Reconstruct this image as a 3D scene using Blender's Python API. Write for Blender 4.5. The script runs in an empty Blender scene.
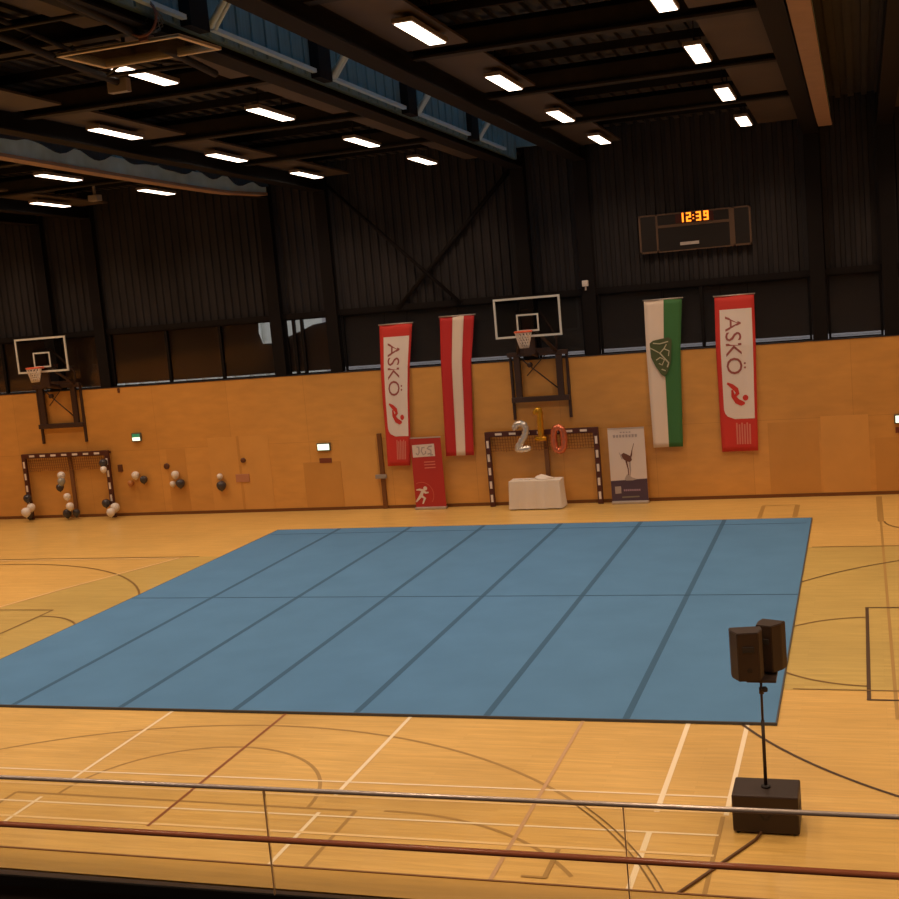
import bpy, bmesh, math, random
from mathutils import Vector, Matrix
random.seed(7)
C = bpy.context.scene.collection
PI = math.pi

# ------------------------------------------------------------------ materials
def new_mat(name):
    m = bpy.data.materials.new(name); m.use_nodes = True
    return m, m.node_tree, m.node_tree.nodes['Principled BSDF']
def mat(name, col, rough=.6, metal=0., emit=None, strength=0., spec=.5, var=0., scale=4., stretch=(1, 1, 1), bump=0.):
    m, nt, b = new_mat(name)
    b.inputs['Base Color'].default_value = (*col, 1); b.inputs['Roughness'].default_value = rough
    b.inputs['Metallic'].default_value = metal; b.inputs['Specular IOR Level'].default_value = spec
    if emit:
        b.inputs['Emission Color'].default_value = (*emit, 1); b.inputs['Emission Strength'].default_value = strength
    if var or bump:
        tc = nt.nodes.new('ShaderNodeTexCoord'); mp = nt.nodes.new('ShaderNodeMapping'); mp.inputs['Scale'].default_value = stretch
        n = nt.nodes.new('ShaderNodeTexNoise'); n.inputs['Scale'].default_value = scale; n.inputs['Detail'].default_value = 5
        nt.links.new(tc.outputs['Object'], mp.inputs[0]); nt.links.new(mp.outputs[0], n.inputs['Vector'])
        if var:
            r = nt.nodes.new('ShaderNodeMapRange'); r.inputs['From Min'].default_value = .3; r.inputs['From Max'].default_value = .7
            r.inputs['To Min'].default_value = 1 - var; r.inputs['To Max'].default_value = 1 + var
            mx = nt.nodes.new('ShaderNodeVectorMath'); mx.operation = 'SCALE'; mx.inputs[0].default_value = col
            nt.links.new(n.outputs['Fac'], r.inputs['Value']); nt.links.new(r.outputs[0], mx.inputs['Scale'])
            nt.links.new(mx.outputs[0], b.inputs['Base Color'])
        if bump:
            bp = nt.nodes.new('ShaderNodeBump'); bp.inputs['Strength'].default_value = bump; bp.inputs['Distance'].default_value = .02
            nt.links.new(n.outputs['Fac'], bp.inputs['Height']); nt.links.new(bp.outputs[0], b.inputs['Normal'])
    return m
def plank_mat(name, c1, c2, mortar, bw, rh, rough, swap=False, mort=.002, grain=.12, gscale=3., gst=(1, 14, 1), coat=0., offset=.5, tone=.1):
    m, nt, b = new_mat(name); N = nt.nodes.new; L = nt.links.new
    tc = N('ShaderNodeTexCoord')
    if swap:
        sp = N('ShaderNodeSeparateXYZ'); cb = N('ShaderNodeCombineXYZ'); L(tc.outputs['Object'], sp.inputs[0])
        L(sp.outputs['X'], cb.inputs['X']); L(sp.outputs['Z'], cb.inputs['Y']); L(sp.outputs['Y'], cb.inputs['Z']); vec = cb.outputs[0]
    else: vec = tc.outputs['Object']
    br = N('ShaderNodeTexBrick'); br.inputs['Color1'].default_value = (*c1, 1); br.inputs['Color2'].default_value = (*c2, 1)
    br.inputs['Mortar'].default_value = (*mortar, 1); br.inputs['Scale'].default_value = 1; br.inputs['Brick Width'].default_value = bw
    br.inputs['Row Height'].default_value = rh; br.inputs['Mortar Size'].default_value = mort; br.inputs['Mortar Smooth'].default_value = .3
    br.offset = offset; L(vec, br.inputs['Vector'])
    mp = N('ShaderNodeMapping'); mp.inputs['Scale'].default_value = gst; L(vec, mp.inputs[0])
    n = N('ShaderNodeTexNoise'); n.inputs['Scale'].default_value = gscale; n.inputs['Detail'].default_value = 6; L(mp.outputs[0], n.inputs['Vector'])
    r = N('ShaderNodeMapRange'); r.inputs['From Min'].default_value = .3; r.inputs['From Max'].default_value = .7
    r.inputs['To Min'].default_value = 1 - grain; r.inputs['To Max'].default_value = 1 + grain; L(n.outputs['Fac'], r.inputs['Value'])
    n2 = N('ShaderNodeTexNoise'); n2.inputs['Scale'].default_value = .35; n2.inputs['Detail'].default_value = 3; L(vec, n2.inputs['Vector'])
    r2 = N('ShaderNodeMapRange'); r2.inputs['From Min'].default_value = .3; r2.inputs['From Max'].default_value = .7
    r2.inputs['To Min'].default_value = 1 - tone; r2.inputs['To Max'].default_value = 1 + tone; L(n2.outputs['Fac'], r2.inputs['Value'])
    mu = N('ShaderNodeMath'); mu.operation = 'MULTIPLY'; L(r.outputs[0], mu.inputs[0]); L(r2.outputs[0], mu.inputs[1])
    sc = N('ShaderNodeVectorMath'); sc.operation = 'SCALE'; L(br.outputs['Color'], sc.inputs[0]); L(mu.outputs[0], sc.inputs['Scale'])
    L(sc.outputs[0], b.inputs['Base Color']); b.inputs['Roughness'].default_value = rough
    b.inputs['Coat Weight'].default_value = coat; b.inputs['Coat Roughness'].default_value = .16
    return m
def glass_mat(name, tint, rough=.02, ior=1.5):
    m = bpy.data.materials.new(name); m.use_nodes = True; nt = m.node_tree; nt.nodes.clear(); N = nt.nodes.new
    o = N('ShaderNodeOutputMaterial'); t = N('ShaderNodeBsdfTransparent'); t.inputs[0].default_value = (*tint, 1)
    g = N('ShaderNodeBsdfGlossy'); g.inputs['Roughness'].default_value = rough
    f = N('ShaderNodeFresnel'); f.inputs[0].default_value = ior; mx = N('ShaderNodeMixShader')
    nt.links.new(f.outputs[0], mx.inputs[0]); nt.links.new(t.outputs[0], mx.inputs[1]); nt.links.new(g.outputs[0], mx.inputs[2])
    nt.links.new(mx.outputs[0], o.inputs[0]); return m

M = {}
M['floor'] = plank_mat('maple_parquet', (.69, .445, .135), (.63, .395, .112), (.48, .29, .085), 2.2, .075, .38, mort=.0012, grain=.09, gscale=2.2, gst=(.8, 9, 1), coat=.25)
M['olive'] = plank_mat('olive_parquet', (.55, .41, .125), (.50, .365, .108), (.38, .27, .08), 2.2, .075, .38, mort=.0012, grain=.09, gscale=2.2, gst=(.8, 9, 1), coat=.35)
M['wall'] = plank_mat('birch_plywood_panel', (.67, .335, .082), (.63, .31, .072), (.52, .245, .055), 2.5, 2.02, .45, swap=True, mort=.006, grain=.06, gscale=1.6, gst=(1, 3, 1), coat=.1, offset=0.)
M['door'] = mat('plywood_door', (.68, .345, .088), .45, var=.05, scale=1.5)
M['doordark'] = mat('darker_plywood', (.59, .285, .066), .45, var=.05, scale=1.5)
M['base'] = mat('wall_foot_shade_and_trim', (.17, .06, .013), .5)  # dark brown for the wall-foot shadow line and the door edge trim
M['cap'] = mat('oak_parapet', (.50, .30, .07), .4, var=.08, scale=2, stretch=(1, 10, 1))
M['sheet'] = mat('dark_corrugated_steel', (.027, .024, .025), .7, spec=.15, metal=.0, var=.25, scale=1.2, stretch=(1, 1, .5))
M['steel'] = mat('dark_painted_steel', (.008, .006, .006), .7, spec=.15, var=.1)
M['steel2'] = mat('dark_grey_steel_truss', (.022, .018, .015), .6, spec=.2, var=.15)
M['deck'] = mat('dark_roof_deck', (.026, .021, .018), .75, var=.2, scale=1.5)
M['strip'] = mat('brown_ceiling_board', (.060, .040, .027), .7, var=.12, scale=1.2)
M['blue_sheet'] = mat('skylight_side_cladding', (.115, .19, .215), .5, var=.2, scale=3, stretch=(1, 6, .3))
M['silver'] = mat('galvanised_rail', (.42, .55, .62), .5, 0)
M['skyglass'] = glass_mat('tinted_skylight_glazing', (.45, .80, 1.0))
M['tan'] = mat('tan_curtain_batten', (.30, .18, .11), .6, var=.08)
M['curtain'] = mat('pale_blue_divider_curtain', (.40, .58, .66), .8, var=.12, scale=3)
M['drape'] = mat('dark_gathered_net', (.010, .010, .011), .9)
M['black'] = mat('black_line_paint', (.06, .03, .012), .45)
M['brownline'] = mat('faded_brown_line_paint', (.38, .225, .06), .45)
M['redline'] = mat('dark_red_line_paint', (.28, .09, .025), .45)
M['pinkline'] = mat('faint_mauve_line_paint', (.52, .32, .16), .45)
M['oliveline'] = mat('dark_olive_line_paint', (.20, .115, .03), .45)
M['whiteline'] = mat('white_line_paint', (.84, .72, .50), .45)
M['paleline'] = mat('worn_white_line_paint', (.80, .58, .28), .45)
M['lamp'] = mat('lamp_diffuser', (.8, .8, .8), .5, emit=(1, .80, .62), strength=5)
M['housing'] = mat('lamp_housing', (.25, .2, .17), .5)
M['mat'] = mat('blue_carpet_mat', (.088, .210, .385), .92, spec=.1, var=.05, scale=.9)
M['seam'] = mat('dark_blue_seam_tape', (.050, .120, .215), .85, spec=.1)
M['matedge'] = mat('charcoal_mat_edge', (.06, .065, .07), .8)
M['speaker'] = mat('black_speaker_cabinet', (.030, .018, .013), .5, spec=.35)
M['grille'] = mat('speaker_grille', (.02, .02, .02), .6, bump=.3, scale=80)
M['chrome'] = mat('chrome_rail', (.50, .43, .38), .25, .35)
M['redrail'] = mat('red_brown_enamel_rail', (.42, .13, .06), .22, 0)
M['glass'] = glass_mat('balustrade_glass', (.96, .955, .91), .01, 1.25)
M['pane'] = glass_mat('window_glass', (.85, .85, .85), .06, 1.45)
M['boardglass'] = glass_mat('backboard_glass', (.80, .80, .78), .05, 1.35)
M['cable'] = mat('dark_brown_cable', (.11, .05, .02), .5)
M['joint'] = mat('bronze_joint_strip', (.62, .40, .20), .4, 0)
M['black_rubber'] = mat('black_rubber', (.012, .01, .01), .7)
M['dark_carpet'] = mat('dark_tribune_carpet', (.05, .03, .022), .9)
M['boardwhite'] = mat('white_backboard_border', (.68, .68, .62), .5)
M['rim'] = mat('orange_red_rim', (.72, .12, .05), .45)
M['net'] = mat('white_cord_net', (.72, .62, .52), .8)
M['frame'] = mat('dark_brown_hoop_frame', (.045, .022, .016), .5)
M['goal'] = mat('dark_red_goal_paint', (.075, .018, .012), .5)
M['goalw'] = mat('white_goal_stripe', (.78, .70, .64), .5)
M['strut'] = mat('brown_strut', (.20, .085, .03), .6)
M['crossbarshade'] = mat('brown_crossbar_shade', (.34, .14, .035), .8)  # darkened wall brown, the tone of the crossbar's shadow
M['bred'] = mat('banner_red', (.62, .035, .025), .75)
M['bwhite'] = mat('banner_white', (.80, .70, .64), .75)
M['bgrey'] = mat('banner_letter_red_grey', (.34, .09, .08), .75)
M['bpink'] = mat('banner_small_print_pink', (.70, .20, .15), .75)
M['flagred'] = mat('flag_red', (.52, .02, .02), .75)
M['flagwhite'] = mat('flag_white', (.80, .66, .54), .75)
M['flaggreen'] = mat('flag_green', (.04, .165, .045), .75)
M['crest'] = mat('crest_dark_green', (.075, .10, .035), .75)
M['crestline'] = mat('crest_pale_line', (.52, .50, .34), .75)
M['rollwhite'] = mat('rollup_white', (.72, .62, .56), .6)
M['rollred'] = mat('rollup_red', (.46, .028, .022), .6)
M['rollredlight'] = mat('rollup_light_red_arc', (.58, .12, .08), .6)
M['rollpurple'] = mat('rollup_dark_purple', (.075, .045, .075), .6)
M['ink'] = mat('dark_print', (.16, .12, .10), .6)
M['inkbrown'] = mat('brown_print', (.15, .055, .035), .6)
M['greyprint'] = mat('grey_print', (.42, .35, .33), .6)
M['lilac'] = mat('lilac_print', (.36, .24, .34), .6)
M['greenprint'] = mat('green_grey_print', (.22, .20, .15), .6)
M['alu'] = mat('aluminium_base', (.55, .50, .46), .4, .6)
M['cloth'] = mat('white_tablecloth', (.74, .66, .57), .85, bump=.2, scale=6)
M['paper'] = mat('white_paper', (.80, .72, .64), .8)
M['foilsilver'] = mat('silver_foil', (.70, .66, .60), .27, .65)
M['foilgold'] = mat('gold_foil', (.62, .32, .02), .27, .65)
M['foilrose'] = mat('rose_gold_foil', (.70, .20, .10), .27, .65)
M['bal_dark'] = mat('dark_grey_balloon', (.05, .045, .05), .25)
M['bal_white'] = mat('white_balloon', (.80, .74, .68), .3)
M['bal_silver'] = mat('grey_balloon', (.30, .30, .27), .25)
M['bal_tan'] = mat('tan_balloon', (.45, .18, .05), .3)
M['sign'] = mat('lit_exit_sign', (.8, .8, .8), .5, emit=(.80, 1, .72), strength=1.5)
M['signgreen'] = mat('exit_green', (.03, .25, .12), .5, emit=(.05, .5, .25), strength=.25)
M['signbody'] = mat('grey_sign_body', (.12, .12, .09), .5)
M['redplate'] = mat('red_brown_plate', (.20, .045, .02), .5)
M['pinkplate'] = mat('pinkish_door_plate', (.50, .22, .12), .4)
M['board'] = mat('scoreboard_black', (.012, .009, .008), .4)
M['boardframe'] = mat('scoreboard_brown_frame', (.10, .058, .034), .5)
M['digit'] = mat('amber_clock_digit', (.2, .05, .01), .5, emit=(1, .21, .012), strength=2.6)
M['digitoff'] = mat('unlit_digit_window', (.05, .006, .003), .4)
M['label'] = mat('pale_score_label', (.45, .40, .37), .6)
M['blind'] = mat('dark_venetian_slat', (.13, .10, .08), .6)
M['fabric'] = mat('dark_roller_blind', (.16, .11, .085), .8)
M['outwhite'] = mat('pale_render_facade', (.62, .60, .54), .8)
M['outgrey'] = mat('added_grey_backdrop', (.40, .36, .36), .8)
M['outground'] = mat('grey_paving', (.055, .05, .052), .9)
M['greybox'] = mat('grey_plastic', (.30, .26, .23), .6)
M['whitebox'] = mat('white_plastic', (.70, .64, .58), .6)
M['darkknob'] = mat('dark_red_brown_fitting', (.11, .035, .015), .5)

# ------------------------------------------------------------------ geometry helpers
def BM(): return bmesh.new()
def box(bm, x0, x1, y0, y1, z0, z1, bev=0., mi=0, mtx=None):
    vs = [bm.verts.new(v) for v in ((x0, y0, z0), (x1, y0, z0), (x1, y1, z0), (x0, y1, z0), (x0, y0, z1), (x1, y0, z1), (x1, y1, z1), (x0, y1, z1))]
    fs = [bm.faces.new([vs[i] for i in f]) for f in ((3, 2, 1, 0), (4, 5, 6, 7), (0, 1, 5, 4), (1, 2, 6, 5), (2, 3, 7, 6), (3, 0, 4, 7))]
    for f in fs: f.material_index = mi
    if mtx is not None: bmesh.ops.transform(bm, matrix=mtx, verts=vs)
    if bev:
        es = list({e for f in fs for e in f.edges})
        bmesh.ops.bevel(bm, geom=es, offset=bev, segments=2, affect='EDGES', profile=.5, material=-1)
    return bm
def tube(bm, pts, r, n=8, closed=False, rr=None, mi=0, sx=1.):
    pts = [Vector(p) for p in pts]; rings = []; k = len(pts)
    ref = None
    for i, p in enumerate(pts):
        if closed: d = pts[(i + 1) % k] - pts[i - 1]
        else: d = pts[min(i + 1, k - 1)] - pts[max(i - 1, 0)]
        d.normalize()
        if ref is None:
            ref = d.orthogonal().normalized()
            if abs(d.z) < .9: ref = d.cross(Vector((0, 0, 1))).normalized()
        a = (ref - d * ref.dot(d)); a.normalize(); ref = a; b = d.cross(a)
        rad = rr[i] if rr else r
        rings.append([bm.verts.new(p + (a * math.cos(2 * PI * j / n) * sx + b * math.sin(2 * PI * j / n)) * rad) for j in range(n)])
    for i in range(k if closed else k - 1):
        A, B = rings[i], rings[(i + 1) % k]
        for j in range(n):
            f = bm.faces.new((A[j], A[(j + 1) % n], B[(j + 1) % n], B[j])); f.smooth = True; f.material_index = mi
    if not closed:
        bm.faces.new(rings[0][::-1]).material_index = mi; bm.faces.new(rings[-1]).material_index = mi
    return bm
def prism(bm, poly, axis, a, b, mi=0):
    """poly: 2-D points; axis 'y' -> (x,z) swept from y=a to y=b; 'x' -> (y,z); 'z' -> (x,y)"""
    def P(q, t): return {'y': (q[0], t, q[1]), 'x': (t, q[0], q[1]), 'z': (q[0], q[1], t)}[axis]
    A = [bm.verts.new(P(q, a)) for q in poly]; B = [bm.verts.new(P(q, b)) for q in poly]; n = len(poly)
    for i in range(n): bm.faces.new((A[i], A[(i + 1) % n], B[(i + 1) % n], B[i])).material_index = mi
    bm.faces.new(A[::-1]).material_index = mi; bm.faces.new(B).material_index = mi
    return bm
def lathe(bm, prof, c, n=20, axis='z', mi=0):
    c = Vector(c); rings = []
    for r, h in prof:
        ring = []
        for j in range(n):
            t = 2 * PI * j / n; x, y = r * math.cos(t), r * math.sin(t)
            ring.append(bm.verts.new(c + (Vector((x, y, h)) if axis == 'z' else Vector((x, h, y)))))
        rings.append(ring)
    for i in range(len(rings) - 1):
        for j in range(n):
            f = bm.faces.new((rings[i][j], rings[i][(j + 1) % n], rings[i + 1][(j + 1) % n], rings[i + 1][j])); f.smooth = True; f.material_index = mi
    bm.faces.new(rings[0][::-1]); bm.faces.new(rings[-1]); return bm
ORG = {}
def finish(name, bm, mats, parent=None, org=None):
    o0 = Vector(org) if org is not None else (ORG[parent.name] if parent else Vector((0, 0, 0)))
    bmesh.ops.recalc_face_normals(bm, faces=bm.faces)
    bmesh.ops.translate(bm, vec=-o0, verts=bm.verts)
    me = bpy.data.meshes.new(name); bm.to_mesh(me); bm.free()
    for m in (mats if isinstance(mats, (list, tuple)) else [mats]): me.materials.append(m if not isinstance(m, str) else M[m])
    o = bpy.data.objects.new(name, me); C.objects.link(o)
    if parent: o.parent = parent
    else: o.location = o0
    ORG[o.name] = o0
    return o
def tag(o, label=None, cat=None, group=None, kind=None):
    if label: o['label'] = label
    if cat: o['category'] = cat
    if group: o['group'] = group
    if kind: o['kind'] = kind
    return o
def thing(name, loc, label, cat, group=None):
    o = bpy.data.objects.new(name, None); C.objects.link(o); o.location = loc; o.empty_display_size = .2
    ORG[o.name] = Vector(loc); return tag(o, label, cat, group)
def struct(name, bm, mats, parent=None, label=None):
    o = finish(name, bm, mats, parent)
    if not parent: tag(o, label, kind='structure')
    return o
def copy_tree(o, parent=None):
    c = o.copy(); C.objects.link(c); c.parent = parent; ORG[c.name] = ORG[o.name]
    for ch in list(o.children): copy_tree(ch, c)
    return c
def text_mesh(body, size=1.):
    cu = bpy.data.curves.new('lettering', 'FONT'); cu.body = body; cu.size = size; cu.align_x = 'LEFT'; cu.resolution_u = 3
    ob = bpy.data.objects.new('lettering', cu); C.objects.link(ob)
    dg = bpy.context.evaluated_depsgraph_get(); me = bpy.data.meshes.new_from_object(ob.evaluated_get(dg))
    vs = [(v.co.x, v.co.y) for v in me.vertices]; fs = [tuple(p.vertices) for p in me.polygons]
    bpy.data.objects.remove(ob); bpy.data.curves.remove(cu); bpy.data.meshes.remove(me)
    x0 = min(v[0] for v in vs); x1 = max(v[0] for v in vs); y0 = min(v[1] for v in vs); y1 = max(v[1] for v in vs)
    return [((x - x0) / (x1 - x0), (y - y0) / (y1 - y0)) for x, y in vs], fs

WY = 16.17     # front face of the far timber wall
WH = 3.96      # its height
def zr(y): return 9.2 + .035 * (WY - y)   # underside of the roof beams: the roof falls gently towards the far wall
XL, XR, YB = -16., 24., -20.

# ------------------------------------------------------------------ setting: floor, walls
bm = BM(); box(bm, XL, XR, YB, 17.2, -.15, 0); floor = struct('floor', bm, 'floor')
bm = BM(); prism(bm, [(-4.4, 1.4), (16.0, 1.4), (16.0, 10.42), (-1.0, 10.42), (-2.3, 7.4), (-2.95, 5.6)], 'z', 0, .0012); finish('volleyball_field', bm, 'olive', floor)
def ribbon(bm, pts, w, z=.0025, closed=False):
    pts = [Vector((p[0], p[1], 0)) for p in pts]; k = len(pts); L = []
    for i, p in enumerate(pts):
        d = (pts[(i + 1) % k] - pts[i - 1]) if closed else (pts[min(i + 1, k - 1)] - pts[max(i - 1, 0)])
        d.normalize(); nn = Vector((-d.y, d.x, 0)) * w / 2
        L.append((bm.verts.new((p.x + nn.x, p.y + nn.y, z)), bm.verts.new((p.x - nn.x, p.y - nn.y, z))))
    for i in range(k if closed else k - 1):
        a, b = L[i], L[(i + 1) % k]; bm.faces.new((a[0], a[1], b[1], b[0]))
def arc(cx, cy, r, a0, a1, n=40):
    return [(cx + r * math.cos(math.radians(a0 + (a1 - a0) * i / n)), cy + r * math.sin(math.radians(a0 + (a1 - a0) * i / n))) for i in range(n + 1)]
def lines(name, m, items, z=.0025):
    bm = BM()
    for i, (w, pts) in enumerate(items): ribbon(bm, pts, w, z + i * .00012)
    return finish(name, bm, m, floor)
lines('badminton_line', 'whiteline', [
    (.05, [(4.93, -.05), (4.93, -2.87)]), (.05, [(4.87, -3.37), (4.87, -4.6)]), (.055, [(8.85, -.05), (8.85, -2.87)]), (.05, [(8.85, -3.37), (8.85, -6.4)]),
    (.065, [(12.85, -.05), (12.85, -2.87)]), (.065, [(12.85, -3.37), (12.85, -7.5)]), (.06, [(13.63, -.02), (13.63, -2.87)]),
    (.035, [(.2, -2.61), (13.6, -2.38)]), (.035, [(.2, -3.60), (13.6, -3.375)])], .0035)
lines('badminton_sideline', 'paleline', [(.04, [(.2, -3.07), (13.6, -2.81)]), (.05, [(.2, -4.01), (13.6, -3.86)])], .0048)
lines('volleyball_line', 'redline', [(.045, [(6.86, -.02), (6.86, -4.0)])], .0056)
lines('faint_court_line', 'pinkline', [(.05, [(11.4, -.02), (11.4, -7.5)])], .0062)
lines('basketball_line', 'brownline', [
    (.05, arc(7.0, -7.33, 6.7, 42, 160)), (.05, arc(6.85, -3.27, 1.8, 0, 180)), (.05, [(4.4, -3.27), (9.29, -3.27)]), (.05, [(9.29, -3.27), (9.29, -6.4)]),
    (.05, arc(9.75, -6.25, 3.02, 35, 92)), (.05, [(13.6, -2.9), (13.6, -7.5)]), (.05, [(4.4, -3.27), (4.4, -6.4)]),
    (.14, [(15.52, 15.9), (15.52, 12.9)]), (.05, [(15.52, 12.9), (15.53, .3)]), (.10, [(12.78, 15.1), (12.78, 13.6)]), (.12, [(13.6, 15.1), (13.6, 13.6)]), (.05, [(12.75, 15.12), (13.6, 15.12)])])
lines('three_point_line', 'black', [(.045, arc(19.4, 3.35, 6.75, 205, 245)), (.04, arc(19.4, 3.35, 6.8, 110, 155))], .0068)
lines('handball_line', 'oliveline', [(.045, arc(15.3, 3.35, 1.76, 94, 266)), (.05, [(-30 + 14, 10.42), (-.6, 10.42)]), (.045, [(14.1, 10.42), (20, 10.42)]),
    (.05, arc(-5.65, 3.2, 6.66, -60, 100)), (.05, arc(-1.4, 3.35, 1.72, 20, 90)), (.05, [(-1.4, 5.55), (-1.4, 1.0)]), (.05, [(-7, 5.55), (-1.4, 5.55)]), (.03, [(14.15, 1.42), (20, 1.42)]),
    (.04, arc(16.6, 12.9, 1.0, 180, 270))], .0074)
lines('double_arc_line', 'oliveline', [(.018, arc(7.0, -7.33, 6.665, 22, 43)), (.018, arc(7.0, -7.33, 6.735, 22, 43))], .009)
lines('corner_mark', 'brownline', [(.055, [(11.95, -3.94), (11.95, -4.6)]), (.04, [(11.7, -4.58), (11.97, -4.58)])], .009)
lines('lane_line', 'black', [(.055, [(15.18, 5.70), (15.18, 1.03)]), (.045, [(15.15, 5.70), (20, 5.70)]), (.05, [(15.15, 1.03), (20, 1.03)]),], .008)
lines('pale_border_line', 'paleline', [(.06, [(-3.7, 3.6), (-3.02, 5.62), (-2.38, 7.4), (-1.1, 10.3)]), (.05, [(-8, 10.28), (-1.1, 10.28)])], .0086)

bm = BM(); box(bm, XL, XR, WY, WY + .28, 0, WH); struct('wall_back', bm, 'wall')
bm = BM(); box(bm, XL, XR, WY - .02, WY, 0, .09); struct('wall_foot_shade_strip', bm, 'base')  # dark strip that paints the shadow line along the wall foot
bm = BM(); box(bm, XL, XR, WY - .012, WY + .29, WH, WH + .02); struct('trim_1', bm, 'sheet')
def corrugated(bm, x0, x1, y, z0, z1, p=.25, d=.05):
    prof = []; x = x0
    while x < x1 - 1e-6:
        prof += [(x, y), (x + p * .42, y), (x + p * .52, y + d), (x + p * .90, y + d)]; x += p
    prof.append((x1, y)); back = [(x1, y + d + .06), (x0, y + d + .06)]
    poly = prof + back
    A = [bm.verts.new((q[0], q[1], z0)) for q in poly]; B = [bm.verts.new((q[0], q[1], z1)) for q in poly]; n = len(poly)
    for i in range(n): bm.faces.new((A[i], A[(i + 1) % n], B[(i + 1) % n], B[i]))
bm = BM(); corrugated(bm, XL, XR, WY + .26, 5.66, 10.4); struct('wall_upper_back', bm, 'sheet')
bm = BM(); box(bm, XL, XR, WY + .16, WY + .40, 5.58, 5.74); struct('trim_2', bm, 'steel')
for nm, x0, x1 in (('wall_left', XL - .25, XL), ('wall_right', XR, XR + .25)):
    bm = BM(); box(bm, x0, x1, YB, 17.2, 0, WH, mi=0); box(bm, x0, x1, YB, 17.2, WH, 12, mi=1); struct(nm, bm, ['wall', 'sheet'])
bm = BM(); box(bm, XL, XR, YB - .25, YB, 0, WH, mi=0); box(bm, XL, XR, YB - .25, YB, WH, 12, mi=1); struct('wall_front', bm, ['wall', 'sheet'])

# flush doors and panels in the far wall
def flush(n, x0, x1, z1, m='door', d=.008):
    bm = BM(); box(bm, x0, x1, WY - d, WY, .09, z1); return struct('door_%d' % n, bm, m)
flush(1, -3.3, -2.32, 2.28); d2 = flush(2, -2.28, -1.3, 2.28)
bm = BM(); box(bm, -2.34, -2.26, WY - .012, WY, .02, 2.3); struct('trim_3', bm, 'doordark')
d3 = flush(3, .95, 2.08, 2.1); flush(4, -.25, .93, 1.42, 'doordark'); flush(5, -4.75, -4.1, 2.0, 'doordark', .004); flush(6, 14.2, 15.35, 2.05); flush(7, 15.48, 16.9, 1.45, 'doordark'); flush(8, 12.9, 14.15, 1.95, 'doordark', .004)
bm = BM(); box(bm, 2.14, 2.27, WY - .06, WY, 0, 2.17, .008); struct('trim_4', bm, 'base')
bm = BM(); box(bm, 2.0, 2.34, WY - .11, WY - .05, .88, 1.0, .015); tag(finish('door_handle', bm, 'greybox', d3), 'grey metal door handle bar')
bm = BM(); box(bm, -2.48, -2.03, WY - .035, WY - .008, .92, 1.16, .01); tag(finish('push_plate', bm, 'pinkplate', d2), 'pinkish metal push plate')
bm = BM(); lathe(bm, [(.02, 0), (.075, .0), (.075, -.05), (.04, -.07)], (-2.17, WY - .008, 1.57), 16, 'y'); finish('door_knob', bm, 'darkknob', d2)
bm = BM(); lathe(bm, [(.02, 0), (.09, .0), (.09, -.05), (.05, -.06)], (-4.77, WY, 1.49), 16, 'y')
tag(finish('wall_fitting', bm, 'darkknob', org=(-4.77, WY, 1.49)), 'small dark round fitting on the plywood wall, above the balloon cluster', 'wall fitting')
bm = BM(); box(bm, -6.47, -6.32, WY - .05, WY, 1.38, 1.6, .01); tag(finish('wall_bracket', bm, 'darkknob', org=(-6.4, WY, 1.5)), 'small dark bracket on the plywood wall right of the balloon-decked goal', 'bracket')
bm = BM(); box(bm, -6.15, -6.09, WY - .05, WY, WH - .16, WH - .02, .008); tag(finish('wall_hook', bm, 'darkknob', org=(-6.12, WY, 3.85)), 'tiny dark hook at the top edge of the plywood wall', 'hook')

# steel columns in front of the dark upper wall
def ibeam(bm, x, w, y0, y1, z0, z1, t=.03):
    box(bm, x - w / 2, x + w / 2, y0, y0 + t, z0, z1); box(bm, x - w / 2, x + w / 2, y1 - t, y1, z0, z1); box(bm, x - t / 2, x + t / 2, y0 + t, y1 - t, z0, z1)
PAIRS = [(-15.5, -13.9), (-8.4, -6.58), (-.68, 1.08), (6.8, 8.5), (14.3, 16.0), (21.9, 23.6)]
for a, b in PAIRS:
    for x in (a, b):
        bm = BM(); ibeam(bm, x, .36, WY + .02, WY + .27, WH + .02, 10.2, .035); struct('steel_column', bm, 'steel')
# X-bracing
bm = BM(); tube(bm, [(1.3, WY + .1, 9.2), (4.95, WY + .1, 5.62)], .05); struct('brace_rod', bm, 'steel')
bm = BM(); tube(bm, [(3.05, WY + .16, 5.62), (6.65, WY + .16, 9.1)], .06); struct('brace_rod', bm, 'steel')

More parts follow.
